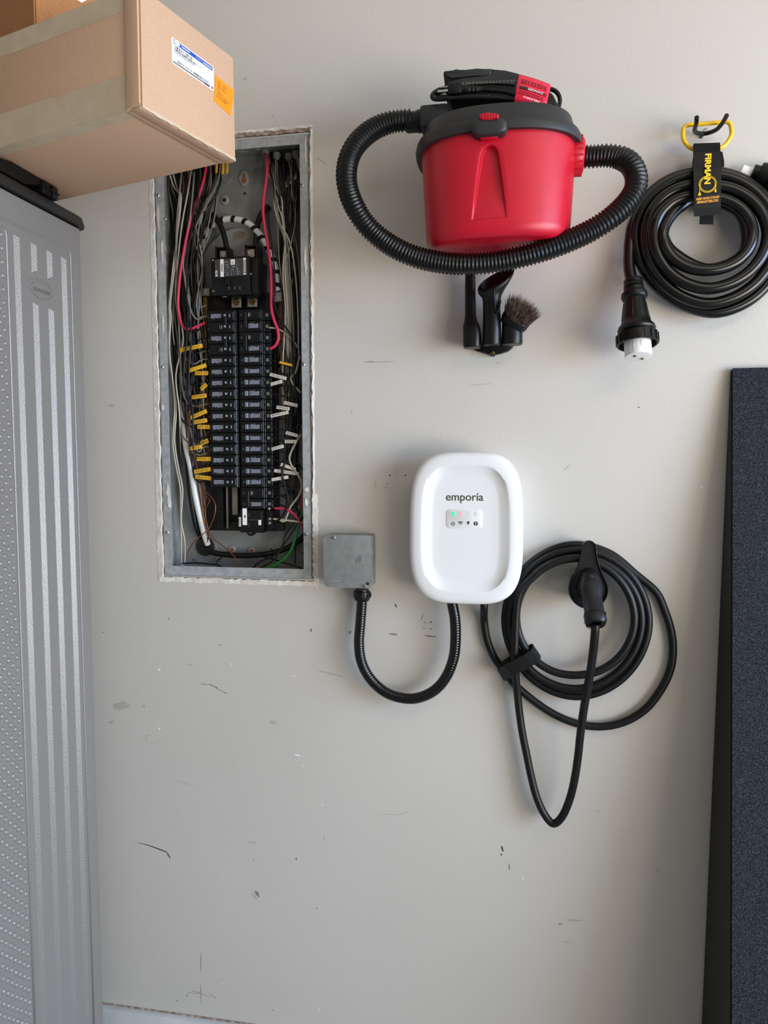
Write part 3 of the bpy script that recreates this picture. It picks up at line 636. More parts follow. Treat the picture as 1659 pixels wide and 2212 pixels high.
# main breaker ----------------------------------------------------
a = P(455.5, 557, 0); c = P(540, 636, 0)
mb = box('main_breaker', (a.x, 0, c.z), (c.x, .070, a.z), M_blk2, pan, .0015, label='large black main breaker with grey rating label')
fm = Frame((0, 0, 0), (1, 0, 0), (0, 0, 1)); tilt = Frame((a.x, -.0002, a.z), (1, 0, .03), (-.03, 0, 1))
p0 = P(464, 561.5); p1 = P(534, 596)
pl_ = prism('rating_label', fm, [(p0.x, p1.z), (p1.x, p1.z+.002), (p1.x-.0005, p0.z+.001), (p0.x, p0.z)], .0002, .0008, M_dgry, mb)
W_ = p1.x-p0.x; H_ = p0.z-p1.z; fg = Frame((p0.x, -.0008, p1.z), (1, 0, .025), (0, 0, 1))
rects('label_band', fg, [(W_*.175, 0, W_*.28, H_), (W_*.89, H_*.03, W_*.97, H_*.10), (W_*.89, H_*.86, W_*.97, H_*.97), (W_*.5, H_*.64, W_*.63, H_*.94)], .0003, M_lblw, pl_)
rects('barcode', fg, [(W_*.89, H_*(.14+.045*i), W_*.97, H_*(.165+.045*i)) for i in range(16)], .0003, M_tagw, pl_)
rects('label_print', fg, [(W_*.205, H_*(.3+.055*i), W_*.25, H_*(.335+.055*i)) for i in range(8)]+[(W_*.535, H_*.7, W_*.55, H_*.85), (W_*.57, H_*.7, W_*.585, H_*.8)], .0005, M_dkpr, pl_)
rr = random.Random(4)
rects('label_print', fg, [(W_*(x), H_*(y), W_*(x+.018), H_*(y+rr.uniform(.03, .10))) for x in (.315, .345, .375, .40, .51, .54, .575, .61, .68, .70, .73, .76) for y in (.06, .2, .34, .48, .62, .78) if rr.random() > .32 and not (.49 < x < .64 and y > .5)], .0003, M_print, pl_)
fr = Frame(fg.at(W_*.055, H_*.22, 0), (0, 0, 1), (-1, 0, 0)); text('maker_text', 'EATON', fr, 0, 0, .0075, M_lblw, pl_, .0004, width=H_*.34, bold=.0002)
box('handle', (P(485, 615, .012).x, -.012, P(485, 615, .012).z), (P(494, 603, .012).x, 0, P(494, 603, .012).z), M_blk, mb, .001)
box('handle_recess', (P(484, 616, .0).x, -.0008, P(484, 616).z), (P(512, 616).x, .001, P(484, 602).z), M_blk, mb, .0004)
rects('on_mark', fm, [(P(480.5, 0).x, P(0+480, 611).z, P(482.5, 0).x, P(480, 605).z)], .0006, M_print, mb)
rects('off_mark', fm, [(P(x, 0).x, P(x, 626).z, P(x+1.6, 0).x, P(x, 619).z) for x in (484, 497, 508)], .0006, M_wgry, mb)
for px, py in ((460, 562), (461, 629)): screw(P(px, py, .0002), .0026, mb)
screw(P(542, 592, -.004), .0026, mb)
# side terrace of the main breaker
box('side_block', (c.x, .006, c.z+.002), (c.x+.016, .072, a.z-.004), M_blk2, mb, .0012)
zl1 = P(500, 536, -.03).z; zl0 = a.z+.0008
for pxa, pxb, pc, py in ((465, 492, 483, 549), (529, 556, 541, 546)):
    xa, xb = P(pxa, py, -.03).x, P(pxb, py, -.03).x
    box('lug_bay', (xa, .062, zl0-.004), (xb, .066, zl1+.006), M_blk, mb, .0008)
    box('lug_bay_wall', (xa, .028, zl0-.004), (xa+.003, .064, zl1+.006), M_blk, mb, .0008); box('lug_bay_wall', (xb-.003, .028, zl0-.004), (xb, .064, zl1+.006), M_blk, mb, .0008)
    box('lug_bay_wall', (xa+.003, .032, zl1+.002), (xb-.003, .064, zl1+.005), M_blk, mb, .0006)
    q = P(pc, py, -.036); lg = box('line_lug', (q.x-.010, .036, q.z-.010), (q.x+.010, .058, q.z+.0085), M_lug, mb, .001)
    lathe('lug_screw', (q.x, .0365, q.z), (0, -1, 0), [(0, .0062), (.002, .006), (.002, .0034), (.0008, .0032)], M_steel, lg, 18)
fr = Frame(P(484, 640, -.012), (1, 0, -.05), (0, .5, 1)); prism('oval_sticker', fr, [(.0085*math.cos(a_), .0022*math.sin(a_)) for a_ in (2*math.pi*k/20 for k in range(20))], 0, .0004, M_lblw, mb)
# bus lugs below the main, neutral lugs and bars
for pc, py in ((510.5, 654), (545, 652.5)):
    q = P(pc, py, -.045); w = box('bus_plate', (q.x-.012, .045, q.z-.011), (q.x+.011, .050, q.z+.009), M_lug, pan, .0008)
    lathe('hex_bolt', (q.x+.001, .0448, q.z), (0, -1, 0), [(0, .0075), (.001, .0075), (.001, .0056), (.005, .0054), (.005, .0026), (.008, .0024)], M_brass, w, 6 if pc > 520 else 8)
q = P(444, 630, -.05); w = box('neutral_lug', (q.x-.009, .048, q.z-.009), (q.x+.010, .066, q.z+.008), M_lug, pan, .001); lathe('lug_screw', (q.x, .0484, q.z), (0, -1, 0), [(0, .005), (.0015, .005), (.0015, .003), (.0006, .0028)], M_steel, w, 14)
q = P(598, 641, -.04); w = box('neutral_lug', (q.x-.009, .038, q.z-.011), (q.x+.014, .064, q.z+.010), M_lug, pan, .0015); lathe('lug_screw', (q.x+.001, .0384, q.z), (0, -1, 0), [(0, .0072), (.0018, .007), (.0018, .004), (.0006, .0038)], M_steel, w, 18)
def nbar(px0, py0, px1, py1, d, n, wid=.0045):
    a, c = P(px0, py0, d), P(px1, py1, d); x = (a.x+c.x)/2
    w = box('neutral_bar', (x-wid, -d, c.z), (x+wid, -d+.012, a.z), M_brass, pan, .0006)
    for k in range(n):
        z = a.z+(c.z-a.z)*(k+.5)/n
        s = bpy.data.objects.new('bar_screw', gscr); COL.objects.link(s); s.parent = w; s.location = Vector((x, -d-.001, z))-ORG[pan.name]
nbar(443.5, 641, 448, 1040, -.050, 38); nbar(609, 662, 611, 914, -.048, 25)

# wires -----------------------------------------------------------
wid_ = [0]
def wire(mt, pts, r=.0019, parent=None, seg=6, name='wire', n=5):
    return tube(name, [P(*p) for p in pts], r, mt, parent or pan, seg, n)
c1 = lambda x, y, d=-.04: (300+x/3.95, 250+y/3.95, d)
c2 = lambda x, y, d=-.04: (320+x/4.366, 640+y/4.366, d)
c3 = lambda x, y, d=-.04: (320+x/4.366, 940+y/4.366, d)
# service conductors
def banded(name, pts, r, n=10, pitch=.030, black=.010):
    p = resample(catmull([P(*q) for q in pts], n), .0008); rings = tube_rings(p, r, 24); k = 24
    v = [q for rg in rings for q in rg]; f = []; mi = []
    for i in range(len(rings)-1):
        for j in range(k):
            f.append((i*k+j, i*k+(j+1) % k, (i+1)*k+(j+1) % k, (i+1)*k+j)); mi.append(1 if i*.0008 > .34 and ((i*.0008+j/k*.012) % pitch) < black else 0)
    o = mesh(name, v, f, [M_tape, M_wblk], pan, True, label='thick service cable wrapped with white tape')
    for pl, x in zip(o.data.polygons, mi): pl.material_index = x
    return o
banded('service_cable', [c3(560, 1030, -.075), c3(520, 900, -.06), c3(450, 600, -.045), c3(400, 300, -.04), c3(350, 50, -.05), c2(330, 900, -.062), c2(400, 500, -.068), c1(450, 1500, -.07), c1(520, 1150, -.07), c1(580, 990, -.068), c1(680, 905, -.065), c1(790, 880, -.062), c1(920, 910, -.058), c1(1020, 1000, -.055), c1(1100, 1130, -.05), c1(1160, 1270, -.047), c1(1190, 1400, -.045), c1(1192, 1500, -.044)], .0072)
wire(M_wblk, [c3(500, 960, -.078), c3(450, 850, -.06), c3(400, 560, -.045), c3(375, 300, -.046), c3(360, 50, -.055), c2(380, 800, -.066), c2(420, 400, -.07), c1(480, 1300, -.072), c1(540, 1000, -.07), c1(600, 850, -.066), c1(660, 880, -.06), c1(710, 970, -.052), c1(740, 1080, -.045), c1(750, 1140, -.043)], .0066, seg=12, name='service_cable')
wire(M_wblk, [c1(1110, 780, -.082), c1(1060, 820, -.074), c1(1020, 900, -.068), c1(1005, 1000, -.06), c1(995, 1120, -.045)], .0066, seg=12, name='service_cable')
wire(M_wblk, [c3(520, 1060, -.076), c3(600, 1105, -.066), c3(760, 1130, -.062), c3(960, 1135, -.06), c3(1150, 1115, -.06), c3(1300, 1070, -.064), c3(1400, 1010, -.07), c3(1480, 940, -.076), c3(1500, 850, -.08)], .0068, seg=12, name='service_cable')
# red feeders
wire(M_wred, [c1(575, 430, -.06), c1(555, 540, -.045), c1(520, 660, -.035), c1(470, 790, -.030), c1(425, 960, -.026), c1(390, 1120, -.024), c1(360, 1300, -.024), c1(340, 1480, -.024), c1(335, 1620, -.026), c2(310, 250, -.029), c2(350, 305, -.030), c2(410, 305, -.031), c2(470, 280, -.033), c2(540, 250, -.036)], .0033, seg=10, name='red_wire')
wire(M_wred, [c1(1080, 330, -.05), c1(1095, 420, -.036), c1(1085, 560, -.028), c1(1065, 700, -.026), c1(1060, 830, -.025), c1(1075, 960, -.024), c1(1100, 1100, -.023), c1(1120, 1250, -.022), c1(1130, 1400, -.022), c1(1130, 1550, -.022), c2(1165, 130, -.023), c2(1190, 230, -.024), c2(1220, 310, -.026), c2(1228, 400, -.028), c2(1200, 465, -.030), c2(1150, 495, -.031)], .0036, seg=10, name='red_wire')
wire(M_wred, [c3(1190, 690, -.032), c3(1290, 695, -.028), c3(1370, 740, -.026), c3(1420, 800, -.03), c3(1460, 880, -.04), c3(1490, 950, -.06)], .0030, seg=10, name='red_wire')
wire(M_wred, [c3(1470, 560, -.02), c3(1466, 620, -.022), c3(1458, 680, -.03), c3(1480, 760, -.05)], .0026, seg=8, name='red_wire')
# bottom wires
wire(M_wgrn, [c3(1470, 680, -.04), c3(1430, 790, -.038), c3(1390, 960, -.036), c3(1350, 1080, -.036), c3(1290, 1160, -.036), c3(1200, 1225, -.034), c3(1110, 1265, -.03)], .0036, seg=10, name='green_wire')
wire(M_wwht, [c2(1430, 560, -.03), c2(1390, 720, -.03), c2(1350, 760, -.032), c2(1360, 820, -.03), c2(1440, 910, -.03)], .0022, name='white_wire')
wire(M_wwht, [c2(1440, 1300, -.03), c3(1400, 60, -.026), c3(1340, 180, -.024), c3(1340, 260, -.022), c3(1390, 340, -.022), c3(1440, 430, -.024), c3(1440, 530, -.026), c3(1400, 600, -.026), c3(1340, 680, -.027), c3(1310, 760, -.028), c3(1280, 815, -.03), c3(1220, 790, -.032)], .0024, name='white_wire')
wire(M_wwht, [c3(1180, 790, -.032), c3(1280, 800, -.03), c3(1400, 815, -.03), c3(1480, 830, -.04)], .0026, name='white_wire')
wire(M_wblk, [c3(1190, 820, -.032), c3(1230, 800, -.028), c3(1290, 720, -.024), c3(1320, 600, -.022), c3(1290, 480, -.022), c3(1265, 370, -.022), c3(1285, 280, -.024), c3(1330, 240, -.028), c3(1420, 280, -.034), c3(1480, 360, -.05)], .0026, name='black_wire')
for k in range(2):
    wire(M_wwht, [c1(262+30*k, 500, -.045), c1(300+25*k, 610, -.04), c1(350+10*k, 700, -.03), c1(330, 1000, -.035), c1(310-14*k, 1250, -.03), c1(270-10*k, 1600, -.03), c2(215-12*k, 200, -.03), c2(200, 500, -.03), c2(230, 780, -.032), c2(265-15*k, 1050, -.034), c2(250-14*k, 1300, -.034), c3(255-18*k, 120, -.034), c3(290-20*k, 330, -.032), c3(325-20*k, 520, -.032), c3(312-4*k, 800, -.034), c3(345-30*k, 1000, -.038), c3(345-32*k, 1200, -.042), c3(320, 1230, -.03)], .0019, name='white_wire')
for pts in ([c3(400, 0, -.05), c3(430, 200, -.05), c3(490, 420, -.05), c3(530, 600, -.048), c3(540, 760, -.05), c3(565, 900, -.052), c3(560, 1030, -.07)],
            [c3(530, 520, -.04), c3(600, 590, -.036), c3(635, 660, -.034), c3(625, 760, -.034), c3(580, 870, -.036), c3(520, 930, -.03), c3(430, 1010, -.03), c3(380, 1090, -.03), c3(360, 1160, -.03)],
            [c3(565, 900, -.05), c3(620, 980, -.05), c3(700, 1040, -.05), c3(770, 1100, -.05), c3(830, 1170, -.05), c3(850, 1260, -.04)],
            [c2(560, 1110, -.03), c2(500, 1050, -.028), c2(420, 1045, -.028), c2(385, 1100, -.03), c2(390, 1250, -.03), c3(410, 100, -.036), c3(470, 330, -.042), c3(540, 560, -.044), c3(580, 620, -.044), c3(540, 690, -.044)],
            [c3(500, 420, -.046), c3(500, 600, -.046), c3(530, 800, -.05), c3(570, 980, -.06)],
            [c3(1480, 1130, -.05), c3(1420, 1090, -.06), c3(1350, 1060, -.07)], [c3(1440, 400, -.05), c3(1350, 420, -.05), c3(1400, 520, -.05), c3(1430, 600, -.05)]):
    wire(M_cop, pts, .0013, name='ground_wire')
for pts in ([c3(700, 1150, -.04), c3(650, 1190, -.036), c3(660, 1235, -.034), c3(720, 1260, -.03), c3(760, 1262, -.03)], [c3(330, 1210, -.035), c3(450, 1205, -.035), c3(560, 1215, -.035), c3(660, 1225, -.035), c3(720, 1260, -.03)],
            [c3(980, 1262, -.03), c3(1060, 1190, -.032), c3(1180, 1140, -.034), c3(1260, 1060, -.036), c3(1300, 930, -.038), c3(1370, 840, -.04), c3(1430, 740, -.06), c3(1480, 640, -.075)], [c3(1490, 620, -.075), c3(1450, 740, -.06), c3(1400, 850, -.04), c3(1330, 960, -.038), c3(1260, 1060, -.034), c3(1180, 1180, -.03), c3(1040, 1262, -.028)],
            [c3(1090, 1150, -.05), c3(1180, 1170, -.04), c3(1280, 1205, -.032), c3(1360, 1225, -.03), c3(1420, 1245, -.03), c3(1470, 1275, -.04)], [c3(1470, 760, -.07), c3(1410, 880, -.05), c3(1390, 1000, -.05), c3(1385, 1210, -.04)],
            [c3(1160, 515, -.031), c3(1210, 485, -.028), c3(1280, 485, -.03), c3(1340, 530, -.034), c3(1400, 680, -.04), c3(1430, 800, -.05)], [c3(1180, 610, -.031), c3(1230, 580, -.03), c3(1300, 560, -.034), c3(1380, 560, -.04)]):
    wire(M_wblk, pts, .0021, name='black_wire')
# the two big bundles
R_ = random.Random(11)
def pick(): return R_.choices((M_wblk, M_wblk, M_wwht, M_wgry, M_wbrn), (5, 2, 2.4, 1.6, 1.4))[0]
for i in range(16):                                 # one hot wire to each left-hand breaker
    ry = 682.4+23.59*i; tx = 449+.35*i; x0 = R_.uniform(372, 478); xm = R_.uniform(372, 418)
    dd = R_.uniform(-.05, -.022); pts = [(x0, R_.uniform(335, 352), -.072), (x0+R_.uniform(-8, 4), 395, dd), ((x0+xm)/2+R_.uniform(-8, 8), 470, dd), (xm+R_.uniform(-5, 8), 560, dd)]
    y = 640
    while y < ry-70: pts.append((xm+R_.uniform(-8, 8)+(y-640)*.02, y, dd+R_.uniform(-.006, .006))); y += 85
    pts += [(xm+12, ry-22, dd), ((xm+tx)/2, ry+R_.uniform(2, 10), -.030), (tx-14, ry+R_.uniform(0, 4), -.032), (tx, ry, -.036)]
    wire(M_wblk if i % 4 else M_wgry, pts, .0020, name='breaker_wire')
for i in range(16):                                 # whites to the left neutral bar
    ry = 660+24.5*i; tx = 444+.3*i; x0 = R_.uniform(372, 470); xm = R_.uniform(378, 432); dd = R_.uniform(-.066, -.04)
    pts = [(x0, R_.uniform(335, 352), -.074), (x0-3, 400, dd), ((x0+xm)/2, 490, dd), (xm, 580, dd)]; y = 660
    while y < ry-60: pts.append((xm+R_.uniform(-9, 9)+(y-640)*.025, y, dd)); y += 90
    pts += [(xm+10, ry-18, dd), ((xm+tx)/2+4, ry+4, -.045), (tx, ry, -.047)]
    wire(M_wgry if i % 3 == 0 else M_wwht if i % 3 == 1 else M_wbrn, pts, .0018, name='neutral_wire')
for i in range(34):                                 # filler running down the left gutter
    x0 = R_.uniform(368, 482); xm = R_.uniform(374, 440); yb_ = R_.uniform(700, 1060); dd = R_.uniform(-.078, -.03)
    pts = [(x0, R_.uniform(334, 350), -.076), (x0+R_.uniform(-10, 6), 400, dd), ((x0+xm)/2+R_.uniform(-10, 10), 480, dd), (xm+R_.uniform(-6, 8), 570, dd)]; y = 650
    while y < yb_: pts.append((xm+R_.uniform(-10, 10)+(y-640)*.03, y, dd)); y += 80
    pts.append((xm+R_.uniform(4, 30), yb_+20, -.07))
    wire(pick(), pts, R_.uniform(.0014, .0021), name='gutter_wire')
for i in range(20):                                 # one hot wire to each right-hand breaker
    if i in (3, 18, 19): continue
    ry = 682.4+23.7*i; tx = 584+.3*i; x0 = R_.uniform(583, 642); xm = R_.uniform(618, 644)
    dd = R_.uniform(-.05, -.028); pts = [(x0, R_.uniform(328, 340), -.072), (x0+R_.uniform(0, 5), 385, dd), ((x0+xm)/2, 460, dd), (xm-R_.uniform(6, 22), 560, dd)]; y = 640
    while y < ry-70: pts.append((xm+R_.uniform(-7, 4)+(y-640)*.012, y, dd)); y += 85
    pts += [(xm-4, ry+18, dd), ((xm+tx)/2+8, ry+R_.uniform(6, 14), -.034), (tx+6, ry+3, -.033), (tx, ry, -.033)]
    wire(M_wblk, pts, .0019, name='breaker_wire')
for i in range(34):
    x0 = R_.uniform(583, 648); xm = R_.uniform(612, 650); yb_ = R_.uniform(680, 1090); dd = R_.uniform(-.078, -.03)
    pts = [(x0, R_.uniform(328, 340), -.076), (x0+R_.uniform(0, 6), 385, dd), ((x0+xm)/2+R_.uniform(-6, 6), 470, dd), (xm-R_.uniform(0, 14), 570, dd)]; y = 650
    while y < yb_: pts.append((xm+R_.uniform(-6, 4)+(y-640)*.01, y, dd)); y += 85
    pts.append((xm-R_.uniform(0, 26), yb_+20, -.07))
    wire(pick(), pts, R_.uniform(.0014, .0021), name='gutter_wire')
for i in range(9):                                  # pale wires fanning down from the clamps at the upper right
    x0 = R_.choice((575, 598, 624, 640))+R_.uniform(-4, 6); x1 = R_.uniform(590, 640); x2 = R_.uniform(612, 648)
    wire(R_.choice((M_wwht, M_wwht, M_wgry)), [(x0, 336, -.06), (x0+R_.uniform(0, 8), 375, -.042), (x1, 425, -.034), (x1+R_.uniform(0, 10), 470, -.03), ((x1+x2)/2+4, 520, -.028), (x2-6, 590, -.028), (x2, 680, -.03), (x2+R_.uniform(-6, 4), 780, -.034), (x2+R_.uniform(-10, 4), 900, -.05)], .0019, name='pale_wire')
wire(M_wwht, [c2(1140, 295, -.031), c2(1230, 310, -.03), c2(1320, 370, -.03), c2(1390, 450, -.032), c2(1430, 540, -.04)], .0021, name='white_wire')
wire(M_wblk, [c1(1090, 760, -.04), c1(1110, 950, -.02), c1(1150, 1250, -.018), c1(1160, 1500, -.018), c2(1190, 60, -.018), c2(1250, 220, -.018), c2(1340, 360, -.02), c2(1385, 500, -.022), c2(1370, 650, -.024), c2(1390, 900, -.026), c2(1420, 1150, -.03)], .0024, name='black_wire')
for px, py in ((468, 352), (482, 354), (491, 352)):  # yellow cable sheaths at the top
    a_ = P(px, py, -.06); tube('cable_sheath', [P(px, py-14, -.06), P(px, py+4, -.056), P(px-1, py+22, -.05)], .0034, M_tagy, pan, 8, 3)
for px, py in ((573, 331), (598, 337), (624, 339), (640, 334)):
    lathe('cable_clamp', P(px, py-6, -.06), (0, 0, -1), [(0, .009), (.010, .009), (.010, .006), (.016, .006)], M_galvd, pan, 14)
# wire tags
def wtag(a, b, mt, s=None, d=-.024, wdt=.0105, seed=0):
    A, B = P(a[0], a[1], d), P(b[0], b[1], d); u = (B-A).normalized(); vv = Vector((-u.z, 0, u.x)); L = (B-A).length
    fr = Frame(A, u, vv); r = random.Random(seed)
    o = prism('wire_tag', fr, [(0, -wdt/2), (L, -wdt/2+.0006), (L-.0004, wdt/2), (.0005, wdt/2-.0004)], -.0012, .0004, mt, pan, .0002)
    if s: text('tag_text', s, fr, L/2, 0, wdt*.75, M_dkpr, o, .0006, width=L*.8)
    elif s is None:
        rs = []; x = L*.12
        while x < L*.85:
            w = r.uniform(.0012, .0024); k = r.random()
            rs += [(x, -.0026, x+.0006, .0026)] if k < .35 else [(x, -.0026, x+.0006, .0024), (x, .0018, x+w, .0024)] if k < .6 else [(x, -.0026, x+w, -.002), (x, .0018, x+w, .0024), (x+w-.0006, -.0026, x+w, .0024)]
            x += w+.0012
        rects('tag_marks', fr, rs, .0006, M_dkpr, o)
k = 0
for cc, a, b, s in ((c2, (297, 508), (512, 465), None), (c2, (385, 700), (548, 650), ''), (c2, (440, 724), (566, 726), 'GATE OP'), (c2, (495, 878), (552, 830), None), (c2, (413, 952), (550, 936), 'STOVE'), (c2, (400, 1146), (552, 1082), None), (c2, (416, 1190), (556, 1170), None), (c2, (463, 1230), (584, 1234), 'LIT GR'), (c2, (495, 1388), (566, 1362), None),
                    (c3, (495, 76), (566, 50), None), (c3, (396, 126), (508, 108), None), (c3, (458, 225), (594, 226), None), (c3, (433, 345), (594, 320), None), (c3, (443, 390), (596, 410), None)):
    wtag(cc(*a), cc(*b), M_tagy, s, seed=k, wdt=.0098); k += 1
wtag(c2(1237, 620), c2(1368, 655), M_tagy, '', wdt=.006)
for cc, a, b, s in ((c2, (1148, 735), (1304, 778), None), (c2, (1154, 830), (1264, 803), None), (c2, (1280, 1000), (1410, 1034), None), (c2, (1210, 1044), (1334, 1064), 'SMOKE'), (c2, (1154, 1130), (1324, 1094), 'RMS LT'), (c2, (1298, 1284), (1412, 1318), None), (c2, (1288, 1368), (1398, 1372), None),
                    (c3, (1163, 132), (1278, 104), None), (c3, (1250, 274), (1392, 326), ''), (c3, (1188, 333), (1420, 366), None), (c3, (1163, 420), (1322, 396), '')):
    wtag(cc(*a), cc(*b), M_tagw, s, seed=k, wdt=.0082); k += 1
# sawdust on the sill of the enclosure
v = []; f = []
for i in range(260):
    q = P(R_.choice((R_.uniform(520, 600), R_.uniform(590, 655))), 1228, -R_.uniform(.01, .05)); q.z = EZ0+R_.uniform(.008, .021+.010*max(0, (q.x+.53)/.07)*R_.random()); j = len(v)
    for _ in range(3): v.append(q+Vector([R_.uniform(-.003, .003) for _ in range(3)]))
    f.append((j, j+1, j+2))
o = mesh('sawdust', v, f, M_wood, pan); o['kind'] = 'stuff'

# ---------------------------------------------------------------- junction box
jd = .052; j0 = P(699, 1155, jd); j1 = P(802, 1271, jd)
jb = thing('junction_box', 'square galvanised steel junction box mounted beside the panel opening', 'junction box', ((j0.x+j1.x)/2, 0, (j0.z+j1.z)/2))
def rr3(x0, x1, z0, z1, r, y, n=4): return [Vector((x, y, z)) for x, z in rrect(x1-x0, z1-z0, r, n, (x0+x1)/2, (z0+z1)/2)]
loft('box_body', [rr3(j0.x+.001, j1.x-.001, j1.z+.001, j0.z-.001, .004, y) for y in (-.0005, -.025, -jd+.002)], M_jbox, jb)
cov = prism('cover', Frame((0, -jd+.002, 0), (1, 0, 0), (0, 0, 1)), rrect(j1.x-j0.x, j0.z-j1.z, .009, 5, (j0.x+j1.x)/2, (j0.z+j1.z)/2), 0, .0022, M_jbox, jb, .0007)
fj = Frame((0, -jd-.0003, 0), (1, 0, 0), (0, 0, 1))
screw(P(721, 1161, jd+.0004), .0042, jb, head=.003); screw(P(788, 1266, jd+.0004), .0042, jb, head=.003)
q = P(794, 1261, jd); prism('cover_hole', fj, circ(q.x, q.z, .0036, 16), .0, .0004, M_dkpr, cov)
q = P(726, 1254.5, jd); fr = Frame((q.x, -jd-.0003, q.z), (-1, 0, 0), (0, 0, -1)); rects('cover_print', fr, [(-.0125+.0023*i, -.0006, -.0108+.0023*i, .0008) for i in range(11)], .0004, M_print, cov)
q = P(735, 1263, jd); tube('listing_mark', [Vector((q.x+.0036*math.cos(a), -jd-.0005, q.z+.0036*math.sin(a))) for a in (2*math.pi*k/18 for k in range(18))], .0004, M_print, cov, 5, 1, True, spline=False)
for dz in (.075, .035):
    fr = Frame((j1.x-.0009, -.024, j1.z+dz), (0, -1, 0), (0, 0, 1)); tube('knockout_ring', [fr.at(.011*math.cos(a), .011*math.sin(a)) for a in (2*math.pi*k/24 for k in range(24))], .0008, M_jbox, jb, 5, 1, True, spline=False)
for px, py, w, h, an in ((776, 1210, 6, 26, -6), (770, 1212, 5, 18, 4), (779, 1205, 5, 20, -4)):
    q = P(px, py, jd+.0006); poly = [(w*.0004*math.cos(a)*R_.uniform(.5, 1.1), h*.0004*math.sin(a)*R_.uniform(.5, 1.1)) for a in (2*math.pi*k/12 for k in range(12))]
    prism('cover_scuff', Frame(q, (1, 0, 0), (0, 0, 1)), poly, -.0002, .0001, M_lblg, cov)

# ---------------------------------------------------------------- flexible conduit between the box and the charger
con = thing('flexible_conduit', 'glossy black flexible conduit looping from the junction box to the charger', 'conduit', P(880, 1500, .03))
cpts = [(782.5, 1274, .026), (782, 1297, .026), (778.5, 1345, .028), (775.5, 1390, .032), (781, 1430, .034), (800, 1466, .035), (832, 1495, .035), (870, 1508, .036), (905, 1507, .038), (940, 1490, .04), (965, 1460, .042), (980, 1420, .043), (984, 1380, .044), (983, 1340, .044), (979, 1315, .044), (976, 1300, .044)]
tube('conduit_tube', [P(*p) for p in cpts], lambda s: .0116+.00028*math.sin(s*2*math.pi/.0055), M_cond, con, 20, 10, step=.0011)
q0, q1 = P(782.5, 1272.5, .026), P(781.5, 1297, .026)
lathe('connector_nut', q0, q1-q0, [(0, .0150), (.004, .0150), (.004, .0168), (.005, .0185), (.008, .0190), (.017, .0186), (.022, .0175), (.0255, .0150), (.0255, .0125)], M_black, con, 36)
for k in range(10):
    a = 2*math.pi*k/10; c = q0+Vector((.0186*math.cos(a), .0186*math.sin(a), -.0125)); dxy = Vector((math.cos(a), math.sin(a), 0)); sv = Vector((-math.sin(a), math.cos(a), 0))
    v = [c+sv*sx*.0032+Vector((0, 0, sz*.0048))+dxy*h for h in (-.001, .0012) for sx, sz in ((-1, -1), (1, -1), (1, 1), (-1, 1))]
    mesh('nut_rib', v, [(0, 1, 2, 3), (4, 5, 6, 7), (0, 1, 5, 4), (1, 2, 6, 5), (2, 3, 7, 6), (3, 0, 4, 7)], M_black, con)

# ---------------------------------------------------------------- EV charger
ch = thing('ev_charger', 'white rounded wall charger with two lit status lights', 'charger', P(1008, 1140, 0))
cd0 = .088; cc_ = P(1008, 1140, .075); L_ = P(886, 1140, .07).x; R2 = P(1130, 1140, .07).x; T_ = P(1008, 976, .075).z; B_ = P(1008, 1305, .075).z
cx, cz, rx, rz = (L_+R2)/2, (T_+B_)/2, (R2-L_)/2, (T_-B_)/2
def chring(sx, sz, y, e=3.6, n=96, ox=0):
    out = []
    for k in range(n):
        a = 2*math.pi*k/n; c, s = math.cos(a), math.sin(a); X = math.copysign(abs(c)**(2/e), c); Z = math.copysign(abs(s)**(2/e), s)
        out.append(Vector((cx+ox+rx*sx*X*(1-.018*Z), y, cz+rz*sz*Z)))
    return out
loft('housing', [chring(.86, .90, -.0005), chring(.88, .915, -.02), chring(.955, .965, -.045), chring(.992, .994, -.060), chring(1.0, 1.0, -.068), chring(.998, .998, -.075), chring(.985, .989, -.0808), chring(.955, .967, -.0845), chring(.90, .925, -.0866), chring(.80, .845, -.0876), chring(.768, .827, -.0874),
                 chring(.745, .812, -.0862, 4), chring(.64, .735, -.0822, 4), chring(.60, .705, -.0808, 4.2), chring(.57, .68, -.0804, 4.2), chring(.4, .5, -.0803, 4.2), chring(.1, .1, -.0803, 4.2)], M_white, ch)
fc = Frame((0, -.0804, 0), (1, 0, 0), (0, 0, 1)); fd_ = .0803
q = P(1003.5, 1075, fd_); wd = P(1044, 1075, fd_).x-P(963.5, 1075, fd_).x
text('logo_text', 'emporía', fc, q.x, q.z+.001, .0235, M_olive, ch, .0005, width=wd, bold=.0001)
i0 = P(965, 1099.5, fd_); i1 = P(1042, 1142, fd_)
ip = prism('indicator_panel', fc, rrect(i1.x-i0.x, i0.z-i1.z, .0085, 6, (i0.x+i1.x)/2, (i0.z+i1.z)/2), -.0006, .0009, M_white, ch, .0006)
for px, mt in ((979.3, M_led_g), (995.8, M_led_r), (1012, M_led_o), (1028, M_led_o)):
    q = P(px, 1109.5, fd_); prism('status_light', fc, rrect(.0052, .0082, .001, 3, q.x, q.z), .0008, .0012, mt, ip)
h_ = .0012
q = P(979, 1131, fd_); tube('power_icon', [fc.at(q.x+.0032*math.cos(math.radians(a)), q.z-.0003+.0032*math.sin(math.radians(a)), h_) for a in range(125, 416, 15)], .00065, M_icon, ip, 5, 1, spline=False); prism('power_icon', fc, rrect(.0011, .0042, .0004, 2, q.x, q.z+.0022), .0009, .0014, M_icon, ip)
q = P(995, 1130, fd_)
